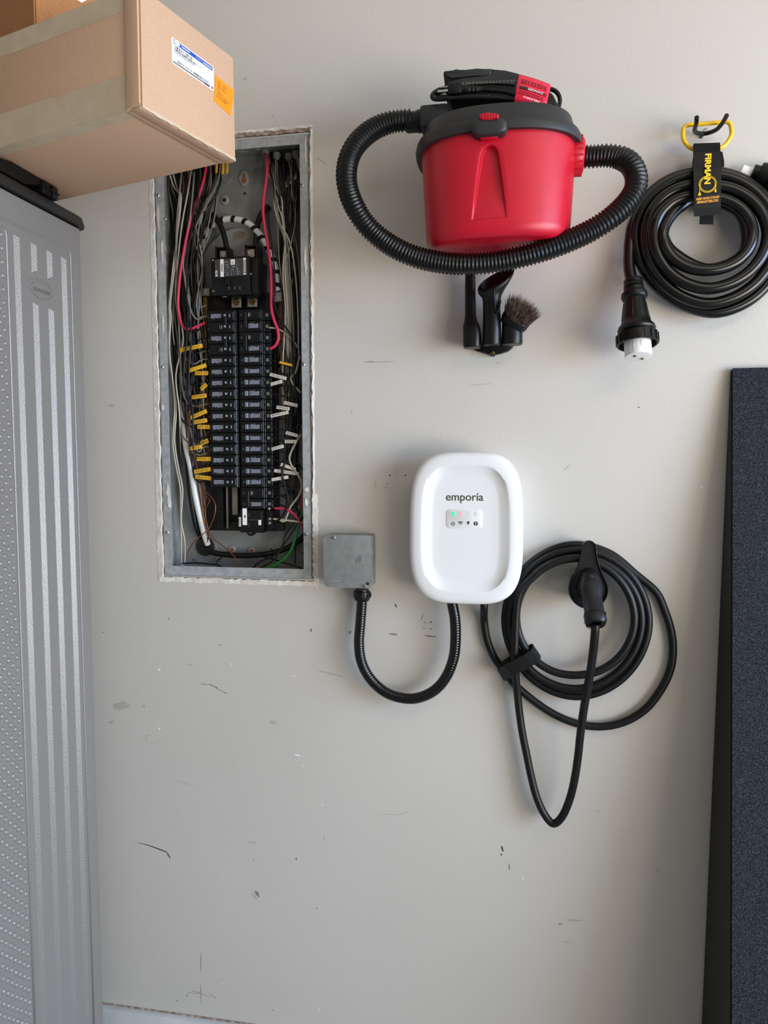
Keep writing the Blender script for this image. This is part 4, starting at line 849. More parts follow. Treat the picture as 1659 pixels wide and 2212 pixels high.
for r0, r1_ in ((.0, .0016), (.0026, .0038), (.0047, .0060), (.0068, .0080)):
    ar = [math.radians(a) for a in range(48, 133, 6)]; zb0 = q.z-.0040
    prism('wifi_icon', fc, [(q.x+r1_*math.cos(a), zb0+r1_*math.sin(a)) for a in ar]+([(q.x+r0*math.cos(a), zb0+r0*math.sin(a)) for a in reversed(ar)] if r0 else [(q.x, zb0)]), .0009, .0013, M_icon, ip)
q = P(1011.5, 1130, fd_); prism('charge_icon', fc, [(q.x+x*.001, q.z+z*.001) for x, z in ((-1.2, 4), (3, 4), (1.4, 1), (3.2, 1), (-1, -4.6), (-.2, -.9), (-2.8, -.9))], .0009, .0013, M_icon, ip)
q = P(1028, 1131, fd_); k_ = prism('alert_icon', fc, circ(q.x, q.z, .0044, 22), .0009, .0012, M_icon, ip); prism('alert_mark', fc, rrect(.0013, .0042, .0004, 2, q.x, q.z+.0008), .0012, .0015, M_lblw, ip); prism('alert_mark', fc, circ(q.x, q.z-.0027, .0008, 8), .0012, .0015, M_lblw, ip)

# ---------------------------------------------------------------- EV cable, connector, dock and strap
e = lambda x, y: (1020+x/3.252, 1140+y/3.252)
evd = thing('connector_dock', 'black teardrop shaped wall dock holding the charging connector', 'holder', P(1269, 1260, 0))
def tear(sc, dx=0, n=10):
    o = []; c0 = P(1269.5, 1271, .05); c1_ = P(1269.5, 1181, .05)
    R0 = .0395*sc; R1 = .0142*sc
    cxx, czz, tz = c0.x, c0.z, c1_.z
    for a in range(-205, 26, 8): o.append((cxx+R0*math.cos(math.radians(a)), czz+R0*math.sin(math.radians(a))))
    for t in range(1, 5): s = t/5; o.append((cxx+R0*math.cos(math.radians(25))*(1-s)**1.7+R1*(1-(1-s)**1.7)+.002*math.sin(math.pi*s)*0, czz+R0*math.sin(math.radians(25))+(tz-czz-R0*math.sin(math.radians(25)))*s))
    for a in range(0, 181, 15): o.append((cxx+R1*math.cos(math.radians(a)), tz+R1*math.sin(math.radians(a))))
    for t in range(4, 0, -1): s = t/5; o.append((cxx-R0*math.cos(math.radians(25))*(1-s)**1.7-R1*(1-(1-s)**1.7), czz+R0*math.sin(math.radians(25))+(tz-czz-R0*math.sin(math.radians(25)))*s))
    return o
def trings(lst): return [[Vector((x, -d, z)) for x, z in tear(sc)] for sc, d in lst]
dk = P(1269.5, 1271, .05)
lathe('dock_drum', (dk.x, -.0005, dk.z), (0, -1, 0), [(0, .034), (.012, .033), (.055, .033)], M_evh, evd, 40)
loft('dock_flange', trings(((.96, .054), (1.0, .057), (1.0, .0665), (.985, .0690), (.95, .0692), (.905, .0680), (.885, .0640), (.87, .0630))), M_evh, evd)
cabp = thing('charging_cable', 'black electric car charging cable coiled on its wall dock with a long hanging loop', 'cable', P(1230, 1450, .02))
pts = [P(*e(85, 500), .03), P(*e(84, 560), .032)]
for x, y in ((84, 650), (104, 780), (150, 900), (210, 990), (290, 1090), (400, 1190), (540, 1290), (680, 1358), (820, 1393), (960, 1392), (1100, 1350), (1230, 1262), (1330, 1130), (1390, 1000), (1410, 860), (1396, 720), (1352, 580), (1290, 450)): pts.append(P(*e(x, y), .012))
c0 = (735, 655)
def turn(a, rx_, ry_, cx_, cy_, d): pts.append(P(*e(cx_+rx_*math.cos(math.radians(a)), cy_-ry_*math.sin(math.radians(a))), d))
a = 38
seq = [(38, 520, 500, 745, 640), (90, 505, 520, 740, 640), (180, 505, 520, 735, 650), (270, 490, 530, 735, 655), (360, 500, 515, 740, 660), (450, 480, 500, 735, 660), (540, 470, 490, 735, 655), (630, 455, 480, 735, 650), (720, 455, 450, 735, 650), (810, 445, 430, 735, 640), (900, 425, 430, 735, 640), (990, 400, 400, 735, 635), (1080, 405, 400, 735, 640), (1170, 400, 425, 735, 640), (1240, 440, 440, 735, 650), (1280, 470, 480, 735, 660)]
for i in range(len(seq)-1):
    A0, A1 = seq[i], seq[i+1]; st_ = max(1, int(abs(A1[0]-A0[0])/22))
    for k in range(st_):
        t = k/st_; w = [A0[j]+(A1[j]-A0[j])*t for j in range(5)]; n_ = (w[0]-38)/360; dd = .012+.0165*n_ if n_ < 2.6 else .055-(n_-2.6)*.02
        if n_ > 1.3: dd = .0335-.001*math.sin(n_)+ (n_-1.3)*.008
        turn(w[0], w[1], w[2], w[3], w[4], dd)
for x, y, d in ((299, 930, .046), (304, 1010, .041), (310, 1090, .035), (319, 1180, .029), (332, 1300, .026), (354, 1450, .026), (384, 1600, .026), (415, 1750, .028), (452, 1890, .031), (506, 2010, .034), (570, 2078, .038), (636, 2022, .044), (690, 1890, .05), (722, 1750, .057), (744, 1600, .064), (760, 1450, .072), (780, 1300, .08), (805, 1150, .089), (832, 1000, .102), (852, 850, .118), (862, 740, .130), (866, 680, .132)): pts.append(P(*e(x, y), d))
tube('cable', pts, .0083, M_evc, cabp, 16, 8)
# connector (J-shaped grip) plugged into the dock
cn = bpy.data.objects.new('connector', None)
def oring(p, u, v, ru, rv, e_=2.5, n=24):
    o = []
    for k in range(n):
        a = 2*math.pi*k/n; c, s = math.cos(a), math.sin(a); o.append(p+u*ru*math.copysign(abs(c)**(2/e_), c)+v*rv*math.copysign(abs(s)**(2/e_), s))
    return o
path = [(1271.5, 1226, .050, 7, 8), (1272, 1234, .056, 13, 13), (1273.5, 1246, .066, 20, 18), (1275, 1262, .078, 24.5, 21), (1276.5, 1274, .086, 26, 22), (1278.5, 1288, .094, 22.5, 20), (1281, 1302, .104, 20.5, 19), (1283.5, 1322, .117, 21.2, 20), (1285, 1330, .123, 23, 21.5), (1286.5, 1343, .131, 23.5, 22), (1287, 1348, .134, 20.5, 19.5), (1287, 1348, .134, 12, 11.5), (1286.6, 1342, .130, 11, 10)]
ps = [P(x, y, d) for x, y, d, _, _ in path]; rings = []
for i, (x, y, d, wu, wv) in enumerate(path):
    T = (ps[min(i+1, 10)]-ps[max(min(i, 10)-1, 0)]).normalized(); u = (Vector((1, 0, 0))-T*T.x).normalized(); v = T.cross(u)
    rings.append(oring(ps[i], u, v, wu*.00091, wv*.00091))
hb = loft('connector_handle', rings, M_evh, cabp, label='black charging connector grip')
nz = P(1270, 1268, .06); lathe('connector_nose', (nz.x, -.082, nz.z), (0, 1, 0), [(0, .022), (.004, .024), (.018, .0235)], M_black, hb, 28)
q = P(1274, 1244, .0845); u = Vector((1, 0, .02)).normalized(); v = Vector((0, -.5, -.85)).normalized(); n_ = u.cross(v)
loft('release_button', [oring(q+n_*(-.006), u, v, .0085, .0068, 3), oring(q+n_*.001, u, v, .0085, .0068, 3), oring(q+n_*.0025, u, v, .007, .0052, 3)] if n_.y < 0 else [oring(q-n_*(-.006), u, v, .0085, .0068, 3), oring(q-n_*.001, u, v, .0085, .0068, 3), oring(q-n_*.0025, u, v, .007, .0052, 3)], M_black, hb)
def seam(pp, lift=.0009):
    return tube('seam_line', pp, .0005, M_black, hb, 5, 4)
T = (ps[8]-ps[7]).normalized(); u = (Vector((1, 0, 0))-T*T.x).normalized(); v = T.cross(u)
tube('end_collar', oring(ps[8], u, v, 23.2*.00091, 21.7*.00091, 2.5, 32), .0007, M_black, hb, 5, 1, True, spline=False)
T = (ps[10]-ps[9]).normalized(); tube('end_collar', oring(ps[10]-T*.0005, u, v, 20.2*.00091, 19.2*.00091, 2.5, 32), .0008, M_black, hb, 5, 1, True, spline=False)
bpy.data.objects.remove(cn)
# hook and loop strap around the coil
sa, sb = e(180, 1000), e(430, 850); sc_ = e(485, 930)
A = P(*sa, .062); B = P(*sb, .062); C = P(*sc_, .062); u = (B-A).normalized(); vv = (C-B).normalized(); Ls = (B-A).length; Ws = (C-B).length
stp = thing('cable_strap', 'black fuzzy hook-and-loop strap cinched around the charging cable coil', 'strap', (A+C)/2+Vector((0, .06, 0)))
prof = [(0.0, .030), (.002, .044), (.010, .052), (Ls*.25, .0565), (Ls*.5, .0625), (Ls*.75, .066), (Ls*.93, .062), (Ls*.99, .050), (Ls, .030), (Ls*.98, .012), (Ls*.8, .004), (Ls*.3, .003), (.01, .010)]
v0 = []; f0 = []; n_ = len(prof); Ao = Vector((A.x, 0, A.z))
pc_ = (Ls/2, .033)
for off in (0, Ws):
    for k in (1.0, None):
        for s, d in prof:
            if k is None:
                l = math.hypot(s-pc_[0], d-pc_[1]); s2 = s-(s-pc_[0])/l*.0025; d2 = d-(d-pc_[1])/l*.0025
            else: s2, d2 = s, d
            v0.append(Ao+Vector((u.x, 0, u.z))*s2+Vector((vv.x, 0, vv.z))*off+Vector((0, -d2, 0)))
for i in range(n_):
    j = (i+1) % n_
    f0 += [(i, j, 2*n_+j, 2*n_+i), (n_+i, n_+j, 3*n_+j, 3*n_+i), (i, j, n_+j, n_+i), (2*n_+i, 2*n_+j, 3*n_+j, 3*n_+i)]
mesh('strap_band', v0, f0, M_velc, stp)
A2 = P(*e(178, 1002), .052); fr = Frame(A2, vv, -u)
prism('strap_tail', Frame(Ao+Vector((u.x, 0, u.z))*0+Vector((0, -.053, 0)), u, vv) if Frame(A, u, vv).n.y < 0 else Frame(Ao+Vector((0, -.053, 0))+vv*Ws, u, -vv), [(-.004, 0), (.016, 0), (.016, Ws), (-.002, Ws)], 0, .0022, M_velc, stp)

# ---------------------------------------------------------------- wet/dry vacuum
VX = P(1076, 300, .15).x; VY = -.150; RXV, RYV = .1435, .125
vac = thing('shop_vacuum', 'small red wet-dry vacuum with charcoal lid hung on the wall', 'vacuum cleaner', (VX, -.02, P(1076, 505, .26).z))
ztop = P(1100, 275, .275).z; zbot = P(1070, 508, .262).z
NZ = 150; hgt = ztop+.01-zbot; EXV = 2.6
def sstep(a, b, x): t = max(0, min(1, (x-a)/(b-a))); return t*t*(3-2*t)
ruz1 = P(1062, 313, .27).z; ruz0 = P(1056, 472, .265).z; rux = P(1057, 400, .27).x-VX
SF = [-1.5-.1*k for k in range(8, 0, -1)]+[-1.5+.04*k for k in range(14)]+[-.9+.1*k for k in range(1, 18)]+[.94+.04*k for k in range(15)]+[1.5+.1*k for k in range(1, 9)]
XB = .078; v = []; f = []; rows_ = []
for i in range(NZ+1):
    t = i/NZ; z = zbot+hgt*t; sc = .925+.075*t; rb = .022
    if z-zbot < rb: k = 1-(z-zbot)/rb; sc -= (1-math.sqrt(max(0, 1-k*k)))*.115
    tt = (ruz1-z)/(ruz1-ruz0); hwd = .0125+.0185*max(0, min(1, tt))**.9; inside = 0 < tt < 1.0
    if 0 <= tt < .14: hwd *= math.sqrt(max(0.0, 1-(1-tt/.14)**2))
    if tt < 0: hwd = .0
    hwd = max(hwd, .003); ring = []
    for q in SF:
        aq = abs(q); w0 = max(.001, hwd-.0034)
        dx = aq*w0 if aq <= 1 else w0+(aq-1)/.5*.0044 if aq <= 1.5 else w0+.0044+(aq-1.5)/.8*(XB-w0-.0044)
        X = max(-XB, min(XB, (rux if aq < 1.5 else rux*(2.3-aq)/.8)+math.copysign(dx, q)))
        Y = -RYV*sc*max(0, 1-abs(X/(RXV*sc))**EXV)**(1/EXV)
        if inside:
            mk = (1-sstep(1, 1.5, aq))*sstep(0, .03, tt)*(1-.8*sstep(.5, 1.0, tt)); Y += .011*mk
        ring.append(Vector((VX+X, VY+Y, z)))
    ab = math.acos(min(1, (XB/(RXV*sc))**(EXV/2))); NB = 170
    for k in range(1, NB):
        a = -ab+(math.pi+2*ab)*k/NB; c, sn = math.cos(a), math.sin(a)
        ring.append(Vector((VX+RXV*sc*math.copysign(abs(c)**(2/EXV), c), VY+RYV*sc*math.copysign(abs(sn)**(2/EXV), sn), z)))
    rows_.append(ring)
NV = len(rows_[0]); v = [p for r_ in rows_ for p in r_]
for i in range(NZ):
    for k in range(NV): f.append((i*NV+k, i*NV+(k+1) % NV, (i+1)*NV+(k+1) % NV, (i+1)*NV+k))
f.append(tuple(range(NV)))
tank = mesh('tank', v, f, M_red, vac, True); autosmooth(tank, 60)
fr = Frame((P(1060, 526, .2).x, P(1060, 526, .2).y, zbot), (1, 0, 0), (0, -1, 0)); tube('base_dimple', [fr.at(.004*math.cos(a), .004*math.sin(a), -.0003) for a in (2*math.pi*k/14 for k in range(14))], .0008, M_red, tank, 5, 1, True, spline=False)
def vr(s, z, n=96, dy=0, ex=2.6): return sellh(VX, VY+dy, RXV*s, RYV*s, ex, n, z)
zb1 = P(1100, 247, .285).z
loft('lid_band', [vr(1.0, ztop-.004), vr(1.065, ztop-.004), vr(1.075, ztop+.004), vr(1.06, zb1-.004), vr(1.045, zb1), vr(.9, zb1)], M_char, vac)
zc = P(1062, 232, .25).z
loft('lid_collar', [vr(1.005, zb1-.003), vr(1.0, zb1+.001), vr(.945, zc-.003), vr(.91, zc), vr(.7, zc+.001)], M_char, vac)
loft('motor_housing', [sellh(VX, -.12, .118, .062, 2.8, 64, z) if k == 0 else sellh(VX, -.12, .112, .056, 2.8, 64, z) for k, z in enumerate((zc-.004, zc+.03))], M_black, vac)
# top handle block: outline in the picture plane, extruded front to back
hp = [(957, 158), (962, 154), (985, 157), (1005, 153.5), (1030, 150.5), (1062, 150), (1090, 153), (1120, 160), (1150, 171), (1176, 185), (1196, 203), (1205, 222), (1208, 236), (1150, 222), (1090, 214), (1030, 212), (975, 214), (962, 205), (966, 190), (960, 180)]
fh = Frame((0, -.19, 0), (1, 0, 0), (0, 0, 1))
prism('top_handle', fh, [(P(x, y, .19).x, P(x, y, .19).z) for x, y in hp][::-1], -.10, 0, M_black, vac, .006, seg=3)
hp2 = [(958, 158), (962, 154.5), (985, 157), (1005, 153.5), (1030, 150.5), (1062, 150), (1064, 158), (1058, 165), (1045, 166), (1030, 165), (1000, 168), (975, 172), (970, 168)]
prism('handle_grip', fh, [(P(x, y, .19).x, P(x, y, .19).z) for x, y in hp2][::-1], -.09, .004, M_char, vac, .003, seg=3)
hp3 = [(1064, 151), (1090, 154), (1118, 160), (1112, 178), (1112, 186), (1060, 181), (1000, 182), (966, 186), (972, 177), (1000, 171), (1030, 168), (1050, 168), (1062, 165), (1066, 158)]
prism('handle_side', fh, [(P(x, y, .19).x, P(x, y, .19).z) for x, y in hp3][::-1], -.02, .0032, M_char, vac, .0015)
q = P(1030, 182, .193); rects('printed_notice', Frame((q.x, -.1936, q.z), (1, 0, -.04), (0, 0, 1)), [(-.052+.0062*i, -.0008+dz, -.0475+.0062*i+R_.uniform(-.001, .001), .0004+dz) for i in range(20) for dz in (.0012, .0036)], 0, M_wgry, vac)
# latch
fv = Frame((0, VY-RYV*1.05, 0), (1, 0, 0), (0, 0, 1)); dl = -(VY-RYV*1.05)
lc = P(1057, 274, dl+.01); lw_ = P(1096, 274, dl+.01).x-lc.x; lh_ = lc.z-P(1057, 292.5, dl+.01).z
lat = loft('latch', [sell(lc.x, lc.z, lw_*k, lh_*k, 3.2, 40, -(dl+h)) for k, h in ((.96, -.02), (1, -.004), (1, .006), (.965, .0105), (.88, .0135), (.7, .0148), (.3, .0152))], M_char, vac)
lb = [(1037, 248), (1052, 246.5), (1074, 247), (1078, 251), (1076, 259), (1060, 261), (1040, 261), (1035, 256)]
btn = prism('latch_button', fv, [(P(x, y, dl+.012).x, P(x, y, dl+.012).z) for x, y in lb][::-1], -.01, .0180, M_red, lat, .0025, label='red latch button')
for x in range(1043, 1075, 6):
    a, c = P(x, 248.5, dl+.013), P(x+1.6, 259.5, dl+.013); box('button_rib', (a.x, -(dl+.0194), c.z), (c.x, -(dl+.012), a.z), M_red, lat, .0005)
a, c = P(1038, 293, dl), P(1075, 299, dl); box('catch_tab', (a.x, -(dl-.012), c.z), (c.x, -(dl+.0035), a.z), M_red, vac, .001)
# side port on the right, cuff on the left
pr = P(1232, 338, .165); pz = pr.z
lathe('outlet_port', (VX+RXV*.90, -.165, pz), (1, 0, -.05), [(0, .034), (.012, .034), (.022, .033), (.026, .030), (.028, .026)], M_red, vac, 40)
for k in range(20):
    a = 2*math.pi*k/20; c = Vector((VX+RXV*.90+.016, -.165+.0338*math.cos(a), pz+.0338*math.sin(a)))
    box('port_rib', c-Vector((.0085, .0016, .0016)), c+Vector((.0085, .0016, .0016)), M_red, vac, .0006, 1)
pc = P(905, 262, .165); lathe('inlet_cuff', (pc.x+.012, -.165, pc.z), (-1, 0, -.03), [(0, .0205), (.014, .0205), (.014, .0190), (.034, .0185), (.036, .0175)], M_black, vac, 30)
inb = P(915, 262, .165); box('inlet_block', (inb.x-.004, -.195, inb.z-.022), (inb.x+.05, -.12, inb.z+.018), M_char, vac, .006)
# hose
h6 = lambda x, y, d: P(700+x/2.304, 130+y/2.304, d)
hpts = [h6(428, 300, .165), h6(400, 301, .167), h6(330, 310, .172), h6(262, 335, .18), h6(203, 375, .19), h6(153, 430, .20), h6(121, 500, .205), h6(111, 580, .21), h6(124, 660, .21), h6(160, 745, .21), h6(215, 825, .205), h6(290, 893, .20), h6(380, 948, .20), h6(480, 986, .20), h6(600, 1009, .205), h6(720, 1014, .21), h6(850, 1004, .21), h6(980, 979, .21), h6(1100, 944, .21), h6(1220, 899, .205), h6(1330, 847, .20), h6(1430, 782, .20), h6(1502, 715, .195), h6(1547, 645, .19), h6(1553, 580, .185), h6(1528, 522, .18), h6(1478, 488, .172), h6(1410, 476, .168), h6(1330, 480, .165), h6(1262, 481, .165), h6(1240, 481, .165)]
PT = .0068
def corr(s):
    t = (s/PT) % 1.0; return .0172+(.0030 if t < .45 else 0.0)
tube('hose', hpts, corr, M_hose, vac, 24, 14, step=PT/5, label='black corrugated vacuum hose')
# cord, plug and warning tag
cw = [(1040, 194, .205), (1065, 196, .21), (1090, 199, .213), (1115, 205, .216)]
tube('mains_lead', [P(*p) for p in cw], .0036, M_black, vac, 10, 6)
tube('mains_lead', [P(x, y, d) for x, y, d in ((1150, 222, .21), (1172, 229, .225), (1195, 240, .225), (1215, 254, .21), (1227, 268, .19), (1228, 280, .17))], .004, M_black, vac, 10, 6)
tube('mains_lead', [P(x, y, d) for x, y, d in ((1188, 192, .15), (1200, 197, .15), (1208, 208, .15), (1209, 222, .15), (1204, 236, .16), (1190, 240, .17))], .004, M_black, vac, 10, 6)
tube('mains_lead', [P(x, y, d) for x, y, d in ((1010, 192, .15), (970, 189, .17), (945, 196, .19), (934, 206, .20), (940, 214, .205), (970, 213, .21), (1040, 211, .215), (1110, 216, .215), (1150, 223, .21))], .0042, M_black, vac, 10, 6)
tube('mains_lead', [P(x, y, d) for x, y, d in ((1010, 196, .14), (968, 195, .16), (946, 202, .18), (950, 209, .19), (990, 207, .2), (1060, 206, .205))], .004, M_black, vac, 10, 6)
a, c = P(968, 183.5, .205), P(998, 205, .205); plug = box('cord_plug', (a.x, -.213, c.z), (c.x, -.193, a.z), M_black, vac, .003)
p0, p1 = P(996, 194.5, .203), P(1042, 194, .205); lathe('plug_relief', p0, p1-p0, [(0, .0085), (.010, .008), (.016, .0075), (.018, .0062), (.020, .0072), (.023, .0072), (.025, .0058), (.027, .0068), (.030, .0066), (.032, .0052), (.040, .0042)], M_black, plug, 18)
for (x0_, y0_, x1_, y1_, d, w) in ((969, 189, 950, 189, .206, .0010), (969, 199, 945, 198, .207, .0021)):
    a, c = P(x0_, y0_, d), P(x1_, y1_, d); box('prong', (c.x, -d-.0006-w*.5, c.z-w), (a.x, -d+.0006+w*.5, c.z+w), M_steel, plug, .0003)
# tag: a curved sheet over the cord, lettering upside down as it hangs
TL, TR, BR, BL_ = P(1120, 160, .222), P(1191, 183, .218), P(1181, 224, .244), P(1113, 203, .246)
v = []; f = []; nu, nv = 12, 10
def tg(s, t, h=0):
    p = TL.lerp(TR, s).lerp(BL_.lerp(BR, s), t); p = p+Vector((0, -.004*math.sin(math.pi*t)-h-.003*math.sin(math.pi*s), 0)); return p
outl = [(min(max(x+.5, 0), 1), min(max(y+.5, 0), 1)) for x, y in rrect(1, 1, .07, 3)]
for j in range(nv+1):
    for i in range(nu+1):
        t = j/nv; s = i/nu; ins = .035 if j == 0 else 0
        v.append(tg(ins+s*(1-2*ins), t))
for j in range(nv):
    for i in range(nu): a = j*(nu+1)+i; f.append((a, a+1, a+nu+2, a+nu+1))
wt = mesh('warning_tag', v, f, M_tagr, vac, True, label='red warning tag on the power cord')
sm = wt.modifiers.new('s', 'SOLIDIFY'); sm.thickness = .0005
vt = []; ft_ = []
for i in range(9):  # lower curl of the tag
    s = i/8; 
    for t, dy in ((1.0, 0), (1.12, .002), (1.24, .007), (1.30, .013)): vt.append(tg(.02+s*.96 if t == 1 else .0+s*.96, t)+Vector((0, dy, 0)))
    if i:
        for k in range(3): a = 4*(i-1)+k; ft_.append((a, a+1, a+5, a+4))
mesh('tag_curl', vt, ft_, M_tagr, wt, True)
def tquad(rs, h, mt, name):
    vv_ = []; ff = []
    for s0, t0, s1, t1 in rs:
        k = len(vv_); vv_ += [tg(s0, t0, h), tg((s0+s1)/2, t0, h), tg(s1, t0, h), tg(s1, t1, h), tg((s0+s1)/2, t1, h), tg(s0, t1, h)]; ff.append(tuple(range(k, k+6)))
    mesh(name, vv_, ff, mt, wt)
tquad([(.10+k*.21, .60, .31+k*.21, .745) for k in range(4)], .0008, M_tagdk, 'danger_bar'); tquad([(.10, .61, .33, .735)], .0012, M_dkpr, 'danger_bar')
for yy in (.16, .25, .34, .43): tquad([(.12+.1*i+(.0 if yy > .2 else .08), yy, .205+.1*i+R_.uniform(-.02, .01), yy+.05) for i in range(8) if not (yy < .2 and i > 6)], .0008, M_tagdk, 'tag_print')
for yy in (.82, .91): tquad([(.10+.1*i, yy, .19+.1*i+R_.uniform(-.02, .01), yy+.045) for i in range(8)], .0008, M_tagdk, 'tag_print')
ut = (TL-TR).normalized(); vt_ = (BL_-TL); vt_ = (vt_-ut*vt_.dot(ut)).normalized()
ftx = Frame(tg(.60, .672, .0016), ut, vt_); assert ftx.n.y < 0
text('danger_text', 'DANGER', ftx, 0, 0, .0082, M_lblw, wt, .0004, width=.027)
ftp = Frame(tg(.52, 1.10, .0045), ut, vt_); text('warning_text', 'PELIGRO', ftp, 0, 0, .0065, M_lblw, wt, .0004, width=.029)

# ---------------------------------------------------------------- vacuum tools on their wall clip
tc_ = thing('tool_holder', 'black wall clip with one screw holding the vacuum tools', 'holder', P(1064, 750, 0))
fw0 = Frame((0, 0, 0), (1, 0, 0), (0, 0, 1))
ho = [(1018, 752), (1030, 758), (1050, 764), (1064, 767), (1080, 764), (1098, 758), (1108, 750), (1108, 744), (1018, 744)]
prism('clip_plate', fw0, [(P(x, y, .012).x, P(x, y, .012).z) for x, y in ho][::-1], .0005, .016, M_black, tc_, .002)
q = P(1064.5, 762, .017); lathe('screw_boss', (q.x, -.002, q.z), (0, -1, 0), [(0, .0065), (.013, .0065), (.0155, .0055)], M_black, tc_, 18); screw(P(1064.5, 762, .0172), .0042, tc_, M_brass)
for px in (1021, 1062, 1106): q = P(px, 735, .006); box('clip_peg', (q.x-.006, -.03, q.z-.012), (q.x+.006, -.0005, q.z+.01), M_black, tc_, .002)
def secs(name, lst, parent, mt, e_=2.6, label=None):   # stacked horizontal sections: px centre, py, d, half width px, half depth m
    rings = []
    for x, y, d, wpx, hd_ in lst:
        c = P(x, y, d); rings.append(sellh(c.x, c.y, wpx*.00098, hd_, e_, 28, c.z))
    return loft(name, rings, mt, parent, label=label)
cr = thing('crevice_tool', 'long flat black crevice nozzle in the wall clip behind the hose', 'vacuum tool', P(1020, 752, .02))
secs('nozzle_body', [(1020, 752, .045, 17, .017), (1020, 748, .045, 19.2, .0185), (1020, 720, .045, 19, .0185), (1018.5, 706, .045, 18.2, .0175), (1017, 694, .044, 14, .015), (1016.5, 682, .043, 11.8, .013), (1016, 640, .042, 11.3, .012), (1016, 590, .040, 11, .010), (1016, 574, .040, 10.8, .009)], cr, M_black, 3)
un = thing('utility_nozzle', 'black flared utility nozzle standing between crevice tool and brush', 'vacuum tool', P(1062, 748, .02))
secs('nozzle_neck', [(1062.5, 746, .050, 18, .017), (1062.5, 742, .050, 19.2, .0185), (1062.5, 690, .050, 18.7, .018), (1062, 664, .050, 18.2, .0175), (1062.5, 650, .051, 18.8, .0178)], un, M_black, 2.2)
# slanted flare: rings tilt progressively
def tilted(lst, parent, name, mt, e_=2.4, n=32, cap=True):
    rings = []
    for x, y, d, wu, wv, rot, tl in lst:
        c = P(x, y, d); u = Vector((math.cos(math.radians(rot)), 0, math.sin(math.radians(rot)))); v = Vector((0, -math.cos(math.radians(tl)), -math.sin(math.radians(tl)))); rings.append(oring(c, u, v, wu*.00098, wv, e_, n))
    return loft(name, rings, mt, parent, cap=cap)
tilted([(1062.5, 652, .051, 18.8, .0178, 0, 0), (1062.5, 642, .052, 20, .018, 6, 10), (1064, 632, .053, 26, .019, 13, 20), (1067, 622, .055, 33, .022, 19, 30), (1070, 612, .056, 39, .025, 23, 38), (1071.5, 604, .057, 41.5, .0265, 25, 42), (1072, 602, .057, 40, .025, 25, 42), (1071.5, 606, .055, 37.5, .022, 25, 42), (1067, 620, .053, 29, .015, 22, 35)], un, 'nozzle_mouth', M_black)
tube('nozzle_rib', [P(1082, 650, .068), P(1077, 668, .071), P(1073.5, 677, .070), P(1070, 667, .071), P(1067.5, 640, .074), P(1068, 624, .076)], .0012, M_black, un, 8, 5)
br = thing('dusting_brush', 'round dusting brush with brown bristles tilted out of the wall clip', 'brush', P(1106, 746, .02))
secs('brush_neck', [(1106, 745, .045, 20.5, .019), (1106, 741, .045, 22, .0205), (1106, 715, .045, 21.5, .02), (1105, 700, .046, 20, .019)], br, M_black, 2.1)
def ptilt(x, y, d): return P(x, y, d)
bax = (P(1152, 628, .10)-P(1112, 694, .052)).normalized(); b0 = P(1112, 694, .052)
uu = (Vector((1, 0, -.6))-bax*Vector((1, 0, -.6)).dot(bax)).normalized(); vb = bax.cross(uu)
def bring(h, r, rv): return oring(b0+bax*h, uu, vb, r, rv, 2.2, 28)
loft('brush_collar', [bring(-.020, .013, .012), bring(-.012, .026, .0185), bring(-.002, .0295, .0205), bring(.010, .030, .021), bring(.0115, .028, .019), bring(.004, .026, .017)], M_black, br)
v = []; f = []; RB = random.Random(3)
for i in range(1100):
    a = RB.uniform(0, 2*math.pi); r = math.sqrt(RB.uniform(.02, 1)); p = b0+bax*.002+uu*(.0265*r*math.cos(a))+vb*(.018*r*math.sin(a))
    dv = (bax+uu*(.30*r*math.cos(a)+RB.gauss(0, .08))+vb*(.25*r*math.sin(a)+RB.gauss(0, .08))).normalized(); L = RB.uniform(.038, .047)
    sd_ = dv.cross(Vector((RB.random()-.5, RB.random()-.5, RB.random()-.5))).normalized()*.00055; mid = p+dv*L*.55+Vector((RB.gauss(0, .0008), RB.gauss(0, .0008), 0)); tip = p+dv*L+Vector((RB.gauss(0, .0022), RB.gauss(0, .0022), RB.gauss(0, .0018)))
    s2 = dv.cross(sd_).normalized()*.00042; k = len(v)
    v += [p+sd_, p-sd_*.5+s2, p-sd_*.5-s2, mid+sd_, mid-sd_*.5+s2, mid-sd_*.5-s2, tip]
    f += [(k, k+1, k+4, k+3), (k+1, k+2, k+5, k+4), (k+2, k, k+3, k+5), (k+3, k+4, k+6), (k+4, k+5, k+6), (k+5, k+3, k+6)]
o = mesh('bristles', v, f, M_brist, br, label='brown natural bristles'); o['kind'] = 'stuff'

# ---------------------------------------------------------------- heavy cord hung on a strap and a double hook
g2 = lambda x, y, d: P(1320+x/3.814, 220+y/3.814, d)
hk = thing('wall_hook', 'black double-pronged utility hook screwed into the wall', 'hook', P(1523, 290, 0))
g3 = lambda x, y, d: P(1440+x/8.195, 230+y/8.195, d)
tube('prongs', [g3(532, 190, .085), g3(528, 280, .072), g3(505, 370, .050), g3(498, 430, .032), g3(540, 468, .020), g3(640, 482, .014), g3(760, 462, .018), g3(880, 410, .034), g3(965, 325, .052), g3(1025, 235, .070), g3(1062, 160, .085)], .0042, M_black, hk, 12, 8)
q = g3(640, 482, .014); q.y = 0; lathe('hook_shank', q, (0, -1, 0), [(-.006, .0035), (.004, .0036), (.016, .0042)], M_black, hk, 14)
qh = Vector(q); scuff(1523, 279, 12, 5, 20, M_scuff); scuff(1518, 291, 9, 4, 0, M_chip)
hs = thing('hanging_strap', 'black printed storage strap with a yellow metal ring', 'strap', P(1528, 330, .05))
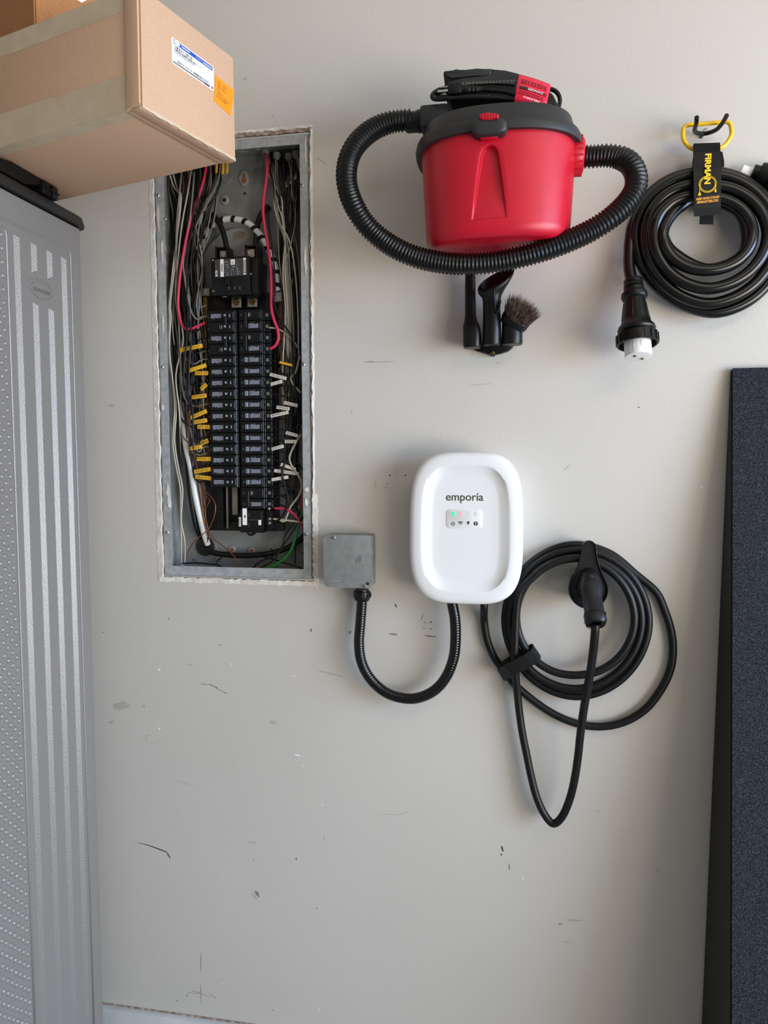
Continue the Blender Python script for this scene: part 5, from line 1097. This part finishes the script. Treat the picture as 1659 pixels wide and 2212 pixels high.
tube('carry_ring', [g3(560, 770, .050), g3(470, 752, .050), g3(400, 716, .049), g3(330, 640, .047), g3(292, 560, .045), g3(290, 450, .043), g3(302, 380, .041), g3(355, 335, .040), g3(480, 318, .040), g3(700, 303, .040), g3(950, 280, .040), g3(1060, 272, .040), g3(1122, 312, .041), g3(1146, 400, .043), g3(1146, 500, .045), g3(1090, 610, .047), g3(1020, 690, .049), g3(960, 725, .050), g3(860, 745, .050)], .0040, M_yel, hs, 12, 6, True, label='yellow coated metal ring')
u = (g3(950, 700, .06)-g3(475, 730, .06)).normalized()
# strap: loop over the ring, front panel over the coil, back panel behind the coil
def sheet(name, rows, mt, thick=.0028, label=None):     # rows: (left world, right world)
    v = []; f = []; n = len(rows)
    for i, (a, c) in enumerate(rows):
        a0, c0_ = rows[max(i-1, 0)]; a1, c1_ = rows[min(i+1, n-1)]; T = ((a1+c1_)-(a0+c0_)).normalized(); N = (c-a).normalized().cross(T).normalized()
        v += [a+N*thick/2, c+N*thick/2, c-N*thick/2, a-N*thick/2]
        if i:
            k = 4*i; f += [(k-4+j, k-4+(j+1) % 4, k+(j+1) % 4, k+j) for j in range(4)]
    f += [(0, 1, 2, 3), tuple(4*(n-1)+j for j in (3, 2, 1, 0))]
    o = mesh(name, v, f, mt, hs, label=label); return o
SD = .092
rows = [(g3(500, 800, .036), g3(945, 775, .036)), (g3(490, 720, .040), g3(945, 690, .040)), (g3(475, 668, .048), g3(942, 652, .048)), (g3(472, 672, .057), g3(945, 655, .057)), (g3(470, 740, .064), g3(948, 712, .064)), (g3(468, 850, .070), g3(948, 800, .070))]
sheet('webbing_loop', rows, M_web)
rows = [(g3(472, 830, .071), g3(955, 800, .071)), (g3(475, 1000, .080), g3(965, 950, .080)), (g3(478, 1150, .089), g3(968, 1100, .089)), (g3(480, 1350, .093), g3(962, 1320, .093)), (g3(482, 1600, .093), g3(958, 1560, .093)), (g3(484, 1800, .088), g3(956, 1770, .088)), (g3(486, 1945, .080), g3(952, 1910, .080))]
pn = sheet('front_panel', rows, M_patch, .003)
sheet('end_tab', [(g3(590, 1900, .075), g3(828, 1900, .075)), (g3(585, 2000, .068), g3(826, 2000, .068)), (g3(580, 2085, .064), g3(824, 2088, .064))], M_web)
sheet('back_panel', [(g3(480, 820, .030), g3(985, 800, .030)), (g3(455, 1000, .022), g3(1015, 960, .022)), (g3(450, 1300, .016), g3(1020, 1300, .016)), (g3(520, 1800, .016), g3(930, 1800, .016)), (g3(590, 1900, .030), g3(828, 1900, .030))], M_web)
fp = Frame(g3(720, 1400, .0948), (1, 0, .0), (0, .04, 1)); px2 = .000115
def sp(x, y): q = g3(x, y, .0948)-fp.o; return (q.dot(fp.u), q.dot(fp.v))
a_ = sp(724, 1105); frv = Frame(fp.at(*a_), -fp.v-fp.u*.015, fp.u)
text('brand_text', 'FIRMAN', frv, 0, 0, .0145, M_pry, pn, .0014, width=.0565, bold=.0006)
c_ = sp(722, 1380)
for r_ in (.0132, .0153):
    tube('cord_icon', [fp.at(c_[0]+r_*math.cos(a), c_[1]+r_*math.sin(a), .0012) for a in (2*math.pi*k/30 for k in range(30))], .0006, M_pry, pn, 5, 1, True, spline=False)
l_ = sp(580, 1380); l2 = sp(580, 1550); tube('cord_icon', [fp.at(l_[0], l_[1], .0012), fp.at(l2[0], l2[1], .0012)], .0007, M_pry, pn, 5, 1, spline=False)
prism('cord_icon', fp, [(l2[0]-.0024, l2[1]-.0035), (l2[0]+.0024, l2[1]-.0035), (l2[0]+.0018, l2[1]+.002), (l2[0]-.0018, l2[1]+.002)], .0006, .0012, M_pry, pn)
l_ = sp(862, 1380); l2 = sp(860, 1500); tube('cord_icon', [fp.at(l_[0], l_[1], .0012), fp.at(l2[0], l2[1], .0012)], .0007, M_pry, pn, 5, 1, spline=False); prism('cord_icon', fp, rrect(.0034, .0046, .0006, 2, *l2), .0006, .0012, M_pry, pn)
frt = Frame(fp.at(*sp(718, 1632)), fp.u+fp.v*.05, fp.v); text('slogan_text', 'NEED MORE STRAPS?', frt, 0, 0, .0062, M_pro, pn, .0014, width=.0415, bold=.0002, shear=.25)
frt = Frame(fp.at(*sp(714, 1692)), fp.u+fp.v*.05, fp.v); text('slogan_text', 'FIRMANSTORE.COM', frt, 0, 0, .0062, M_pro, pn, .0014, width=.038, bold=.0002, shear=.25)

gc = thing('power_cord', 'thick glossy black power cord coiled under the strap with a white-faced locking plug', 'power cord', P(1530, 530, .02))
pts = []
def gell(a, cx_, cy_, rx_, ry_, d): pts.append(g2(cx_+rx_*math.cos(math.radians(a)), cy_-ry_*math.sin(math.radians(a)), d))
pts += [g2(178, 1500, .046), g2(152, 1380, .040), g2(150, 1250, .034), g2(158, 1130, .030)]
# clockwise turns: angle falls from 180
sq = [(168, 765, 1110, 590, 555, .028), (90, 790, 1110, 600, 530, .028), (0, 800, 1130, 600, 560, .028), (-90, 840, 1160, 600, 575, .030), (-180, 770, 1110, 575, 550, .034),
      (-270, 795, 1120, 560, 520, .045), (-360, 800, 1110, 560, 520, .045), (-450, 790, 1110, 560, 552, .047), (-540, 790, 1090, 500, 500, .050), (-630, 800, 1090, 480, 400, .056), (-720, 800, 1090, 490, 420, .056), (-810, 795, 1090, 480, 448, .060), (-900, 790, 1080, 440, 420, .062),
      (-990, 795, 1085, 380, 300, .060), (-1080, 795, 1085, 370, 300, .058), (-1170, 795, 1088, 370, 300, .066), (-1260, 800, 1090, 375, 320, .064), (-1330, 800, 1120, 330, 330, .045)]
for i in range(len(sq)-1):
    A0, A1 = sq[i], sq[i+1]; st_ = max(1, int(abs(A1[0]-A0[0])/20))
    for k in range(st_):
        t = k/st_; w = [A0[j]+(A1[j]-A0[j])*t for j in range(6)]; gell(*w)
# inner turn hidden behind, then out to the second plug at the top right
for a, cx_, cy_, rx_, ry_, d in ((-1340, 795, 1095, 355, 300, .040), (-1400, 795, 1095, 350, 290, .034), (-1470, 795, 1095, 350, 290, .030), (-1530, 795, 1090, 350, 290, .026), (-1590, 795, 1080, 350, 290, .024), (-1630, 800, 1080, 400, 350, .022)): gell(a, cx_, cy_, rx_, ry_, d)
tube('cable', pts, .0113, M_cord, gc, 18, 8)
# main plug
p0, p1 = g2(182, 1465, .047), g2(226, 2110, .085); ax = (p1-p0).normalized(); Lp = (p1-p0).length; k = .000245
pl = lathe('locking_plug', p0, ax, [(0, 70*k), (.004, 76*k), (.008, 74*k), (.009, 68*k), (.012, 76*k), (.016, 78*k), (.017, 70*k), (.020, 80*k), (.026, 80*k), (.030, 100*k), (.036, 103*k), (.041, 96*k), (.043, 82*k), (.06, 92*k), (.085, 110*k), (.094, 118*k), (.100, 140*k), (.106, 148*k), (.110, 142*k), (.112, 132*k), (.115, 140*k), (.116, 158*k), (.136, 160*k), (.137, 146*k), (.126, 138*k)], M_black, gc, 40)
Nn_ = ax.orthogonal().normalized(); Bn = ax.cross(Nn_)
for i in range(18):
    a = 2*math.pi*i/18; c = p0+ax*.126+(Nn_*math.cos(a)+Bn*math.sin(a))*160*k; rd = (Nn_*math.cos(a)+Bn*math.sin(a)); sv = ax.cross(rd)
    v = [c+ax*sx*.0085+sv*sz*.0026+rd*h for h in (-.001, .0014) for sx, sz in ((-1, -1), (1, -1), (1, 1), (-1, 1))]
    mesh('ring_rib', v, [(0, 1, 2, 3), (4, 5, 6, 7), (0, 1, 5, 4), (1, 2, 6, 5), (2, 3, 7, 6), (3, 0, 4, 7)], M_black, pl)
for i in range(10):
    a = 2*math.pi*i/10+.2; rd = (Nn_*math.cos(a)+Bn*math.sin(a)); tube('plug_flute', [p0+ax*.048+rd*86*k, p0+ax*.086+rd*111*k], .0007, M_dkpr, pl, 5, 1, spline=False)
wf = lathe('plug_face', p0+ax*.122, ax, [(0, 104*k), (.036, 104*k), (.039, 101*k), (.0395, 90*k)], M_white, gc, 36, label='white plug face')
def onplug(h, off, rr=105): 
    dv = (Vector((0, -1, 0))-ax*(-ax.y)).normalized(); sv = ax.cross(dv); a = off; return p0+ax*h+(dv*math.cos(a)+sv*math.sin(a))*rr*k
for h0, h1, o0, o1 in ((.137, .157, .42, .50), (.137, .1395, -.12, .50), (.137, .148, -.18, -.10)):
    v = [onplug(h, o_, r_) for r_ in (103, 106) for h, o_ in ((h0, o0), (h1, o0), (h1, o1), (h0, o1))]
    mesh('slot_edge', v, [(0, 1, 2, 3), (4, 5, 6, 7), (0, 1, 5, 4), (1, 2, 6, 5), (2, 3, 7, 6), (3, 0, 4, 7)], M_led_o, wf)
lathe('plug_pin', p0+ax*.160+Nn_*.012, ax, [(0, .003), (.004, .003)], M_brass, wf, 10); lathe('plug_pin', p0+ax*.160-Nn_*.012, ax, [(0, .003), (.004, .003)], M_brass, wf, 10)
# second plug at the right
s0, s1 = g2(1120, 560, .020), g2(1420, 640, .026); ax2 = (s1-s0).normalized()
lathe('cord_label', g2(1075, 568, .016), ax2, [(0, .0112), (.022, .0112)], M_lblw, gc, 20)
lathe('socket_end', g2(1165, 575, .021), ax2, [(0, .0135), (.012, .014), (.012, .019), (.016, .021), (.032, .022), (.034, .026), (.062, .028), (.064, .025), (.085, .028), (.10, .028)], M_black, gc, 28)

# ---------------------------------------------------------------- tall foam wedge
wt_ = P(1577, 797, .0); wbx = P(1510, 2212).x; tx = (wt_.x-wbx)/(wt_.z-P(1510, 2212).z)     # small sideways lean
zf = .001; xb = wt_.x-tx*(wt_.z-zf); WW = .60; th0 = .012
tz_ = P(1575, 2212, .219).z; th1 = th0+(.215-th0)*(wt_.z-zf)/(wt_.z-tz_)
wd_ = thing('foam_wedge', 'tall black foam wedge with speckled carpet face standing against the wall', 'wedge', (xb+WW/2, -th1/2, 0))
B1, T1 = -.0215, -.001      # the base stands clear of the baseboard
v = [(xb, B1, zf), (xb+WW, B1, zf+.0), (wt_.x+WW, T1, wt_.z+.012*0), (wt_.x, T1, wt_.z), (xb, -th1, zf), (xb+WW, -th1, zf), (wt_.x+WW, -th0, wt_.z), (wt_.x, -th0, wt_.z)]
bm = bmesh.new(); vs = [bm.verts.new(p) for p in v]
for q in ((0, 1, 2, 3), (4, 5, 6, 7), (0, 1, 5, 4), (1, 2, 6, 5), (2, 3, 7, 6), (3, 0, 4, 7)): bm.faces.new([vs[i] for i in q])
bmesh.ops.bevel(bm, geom=bm.edges[:], offset=.003, segments=2, affect='EDGES')
bmo('vinyl_body', bm, M_vinyl, wd_)
Nf = (Vector(v[5])-Vector(v[4])).cross(Vector(v[7])-Vector(v[4])).normalized()
if Nf.y > 0: Nf = -Nf
fc_ = [Vector(v[i]) for i in (4, 5, 6, 7)]
ins = [(.0015, .004), (-.004, .004), (-.004, -.001), (.0015, -.001)]
q0 = [p+Vector((dx, 0, dz)) for p, (dx, dz) in zip(fc_, ins)]
mesh('carpet_face', [p-Nf*.001 for p in q0]+[p+Nf*.003 for p in q0], [(0, 1, 2, 3), (4, 5, 6, 7), (0, 1, 5, 4), (1, 2, 6, 5), (2, 3, 7, 6), (3, 0, 4, 7)], M_wedge, wd_, label='speckled blue-grey carpet face')
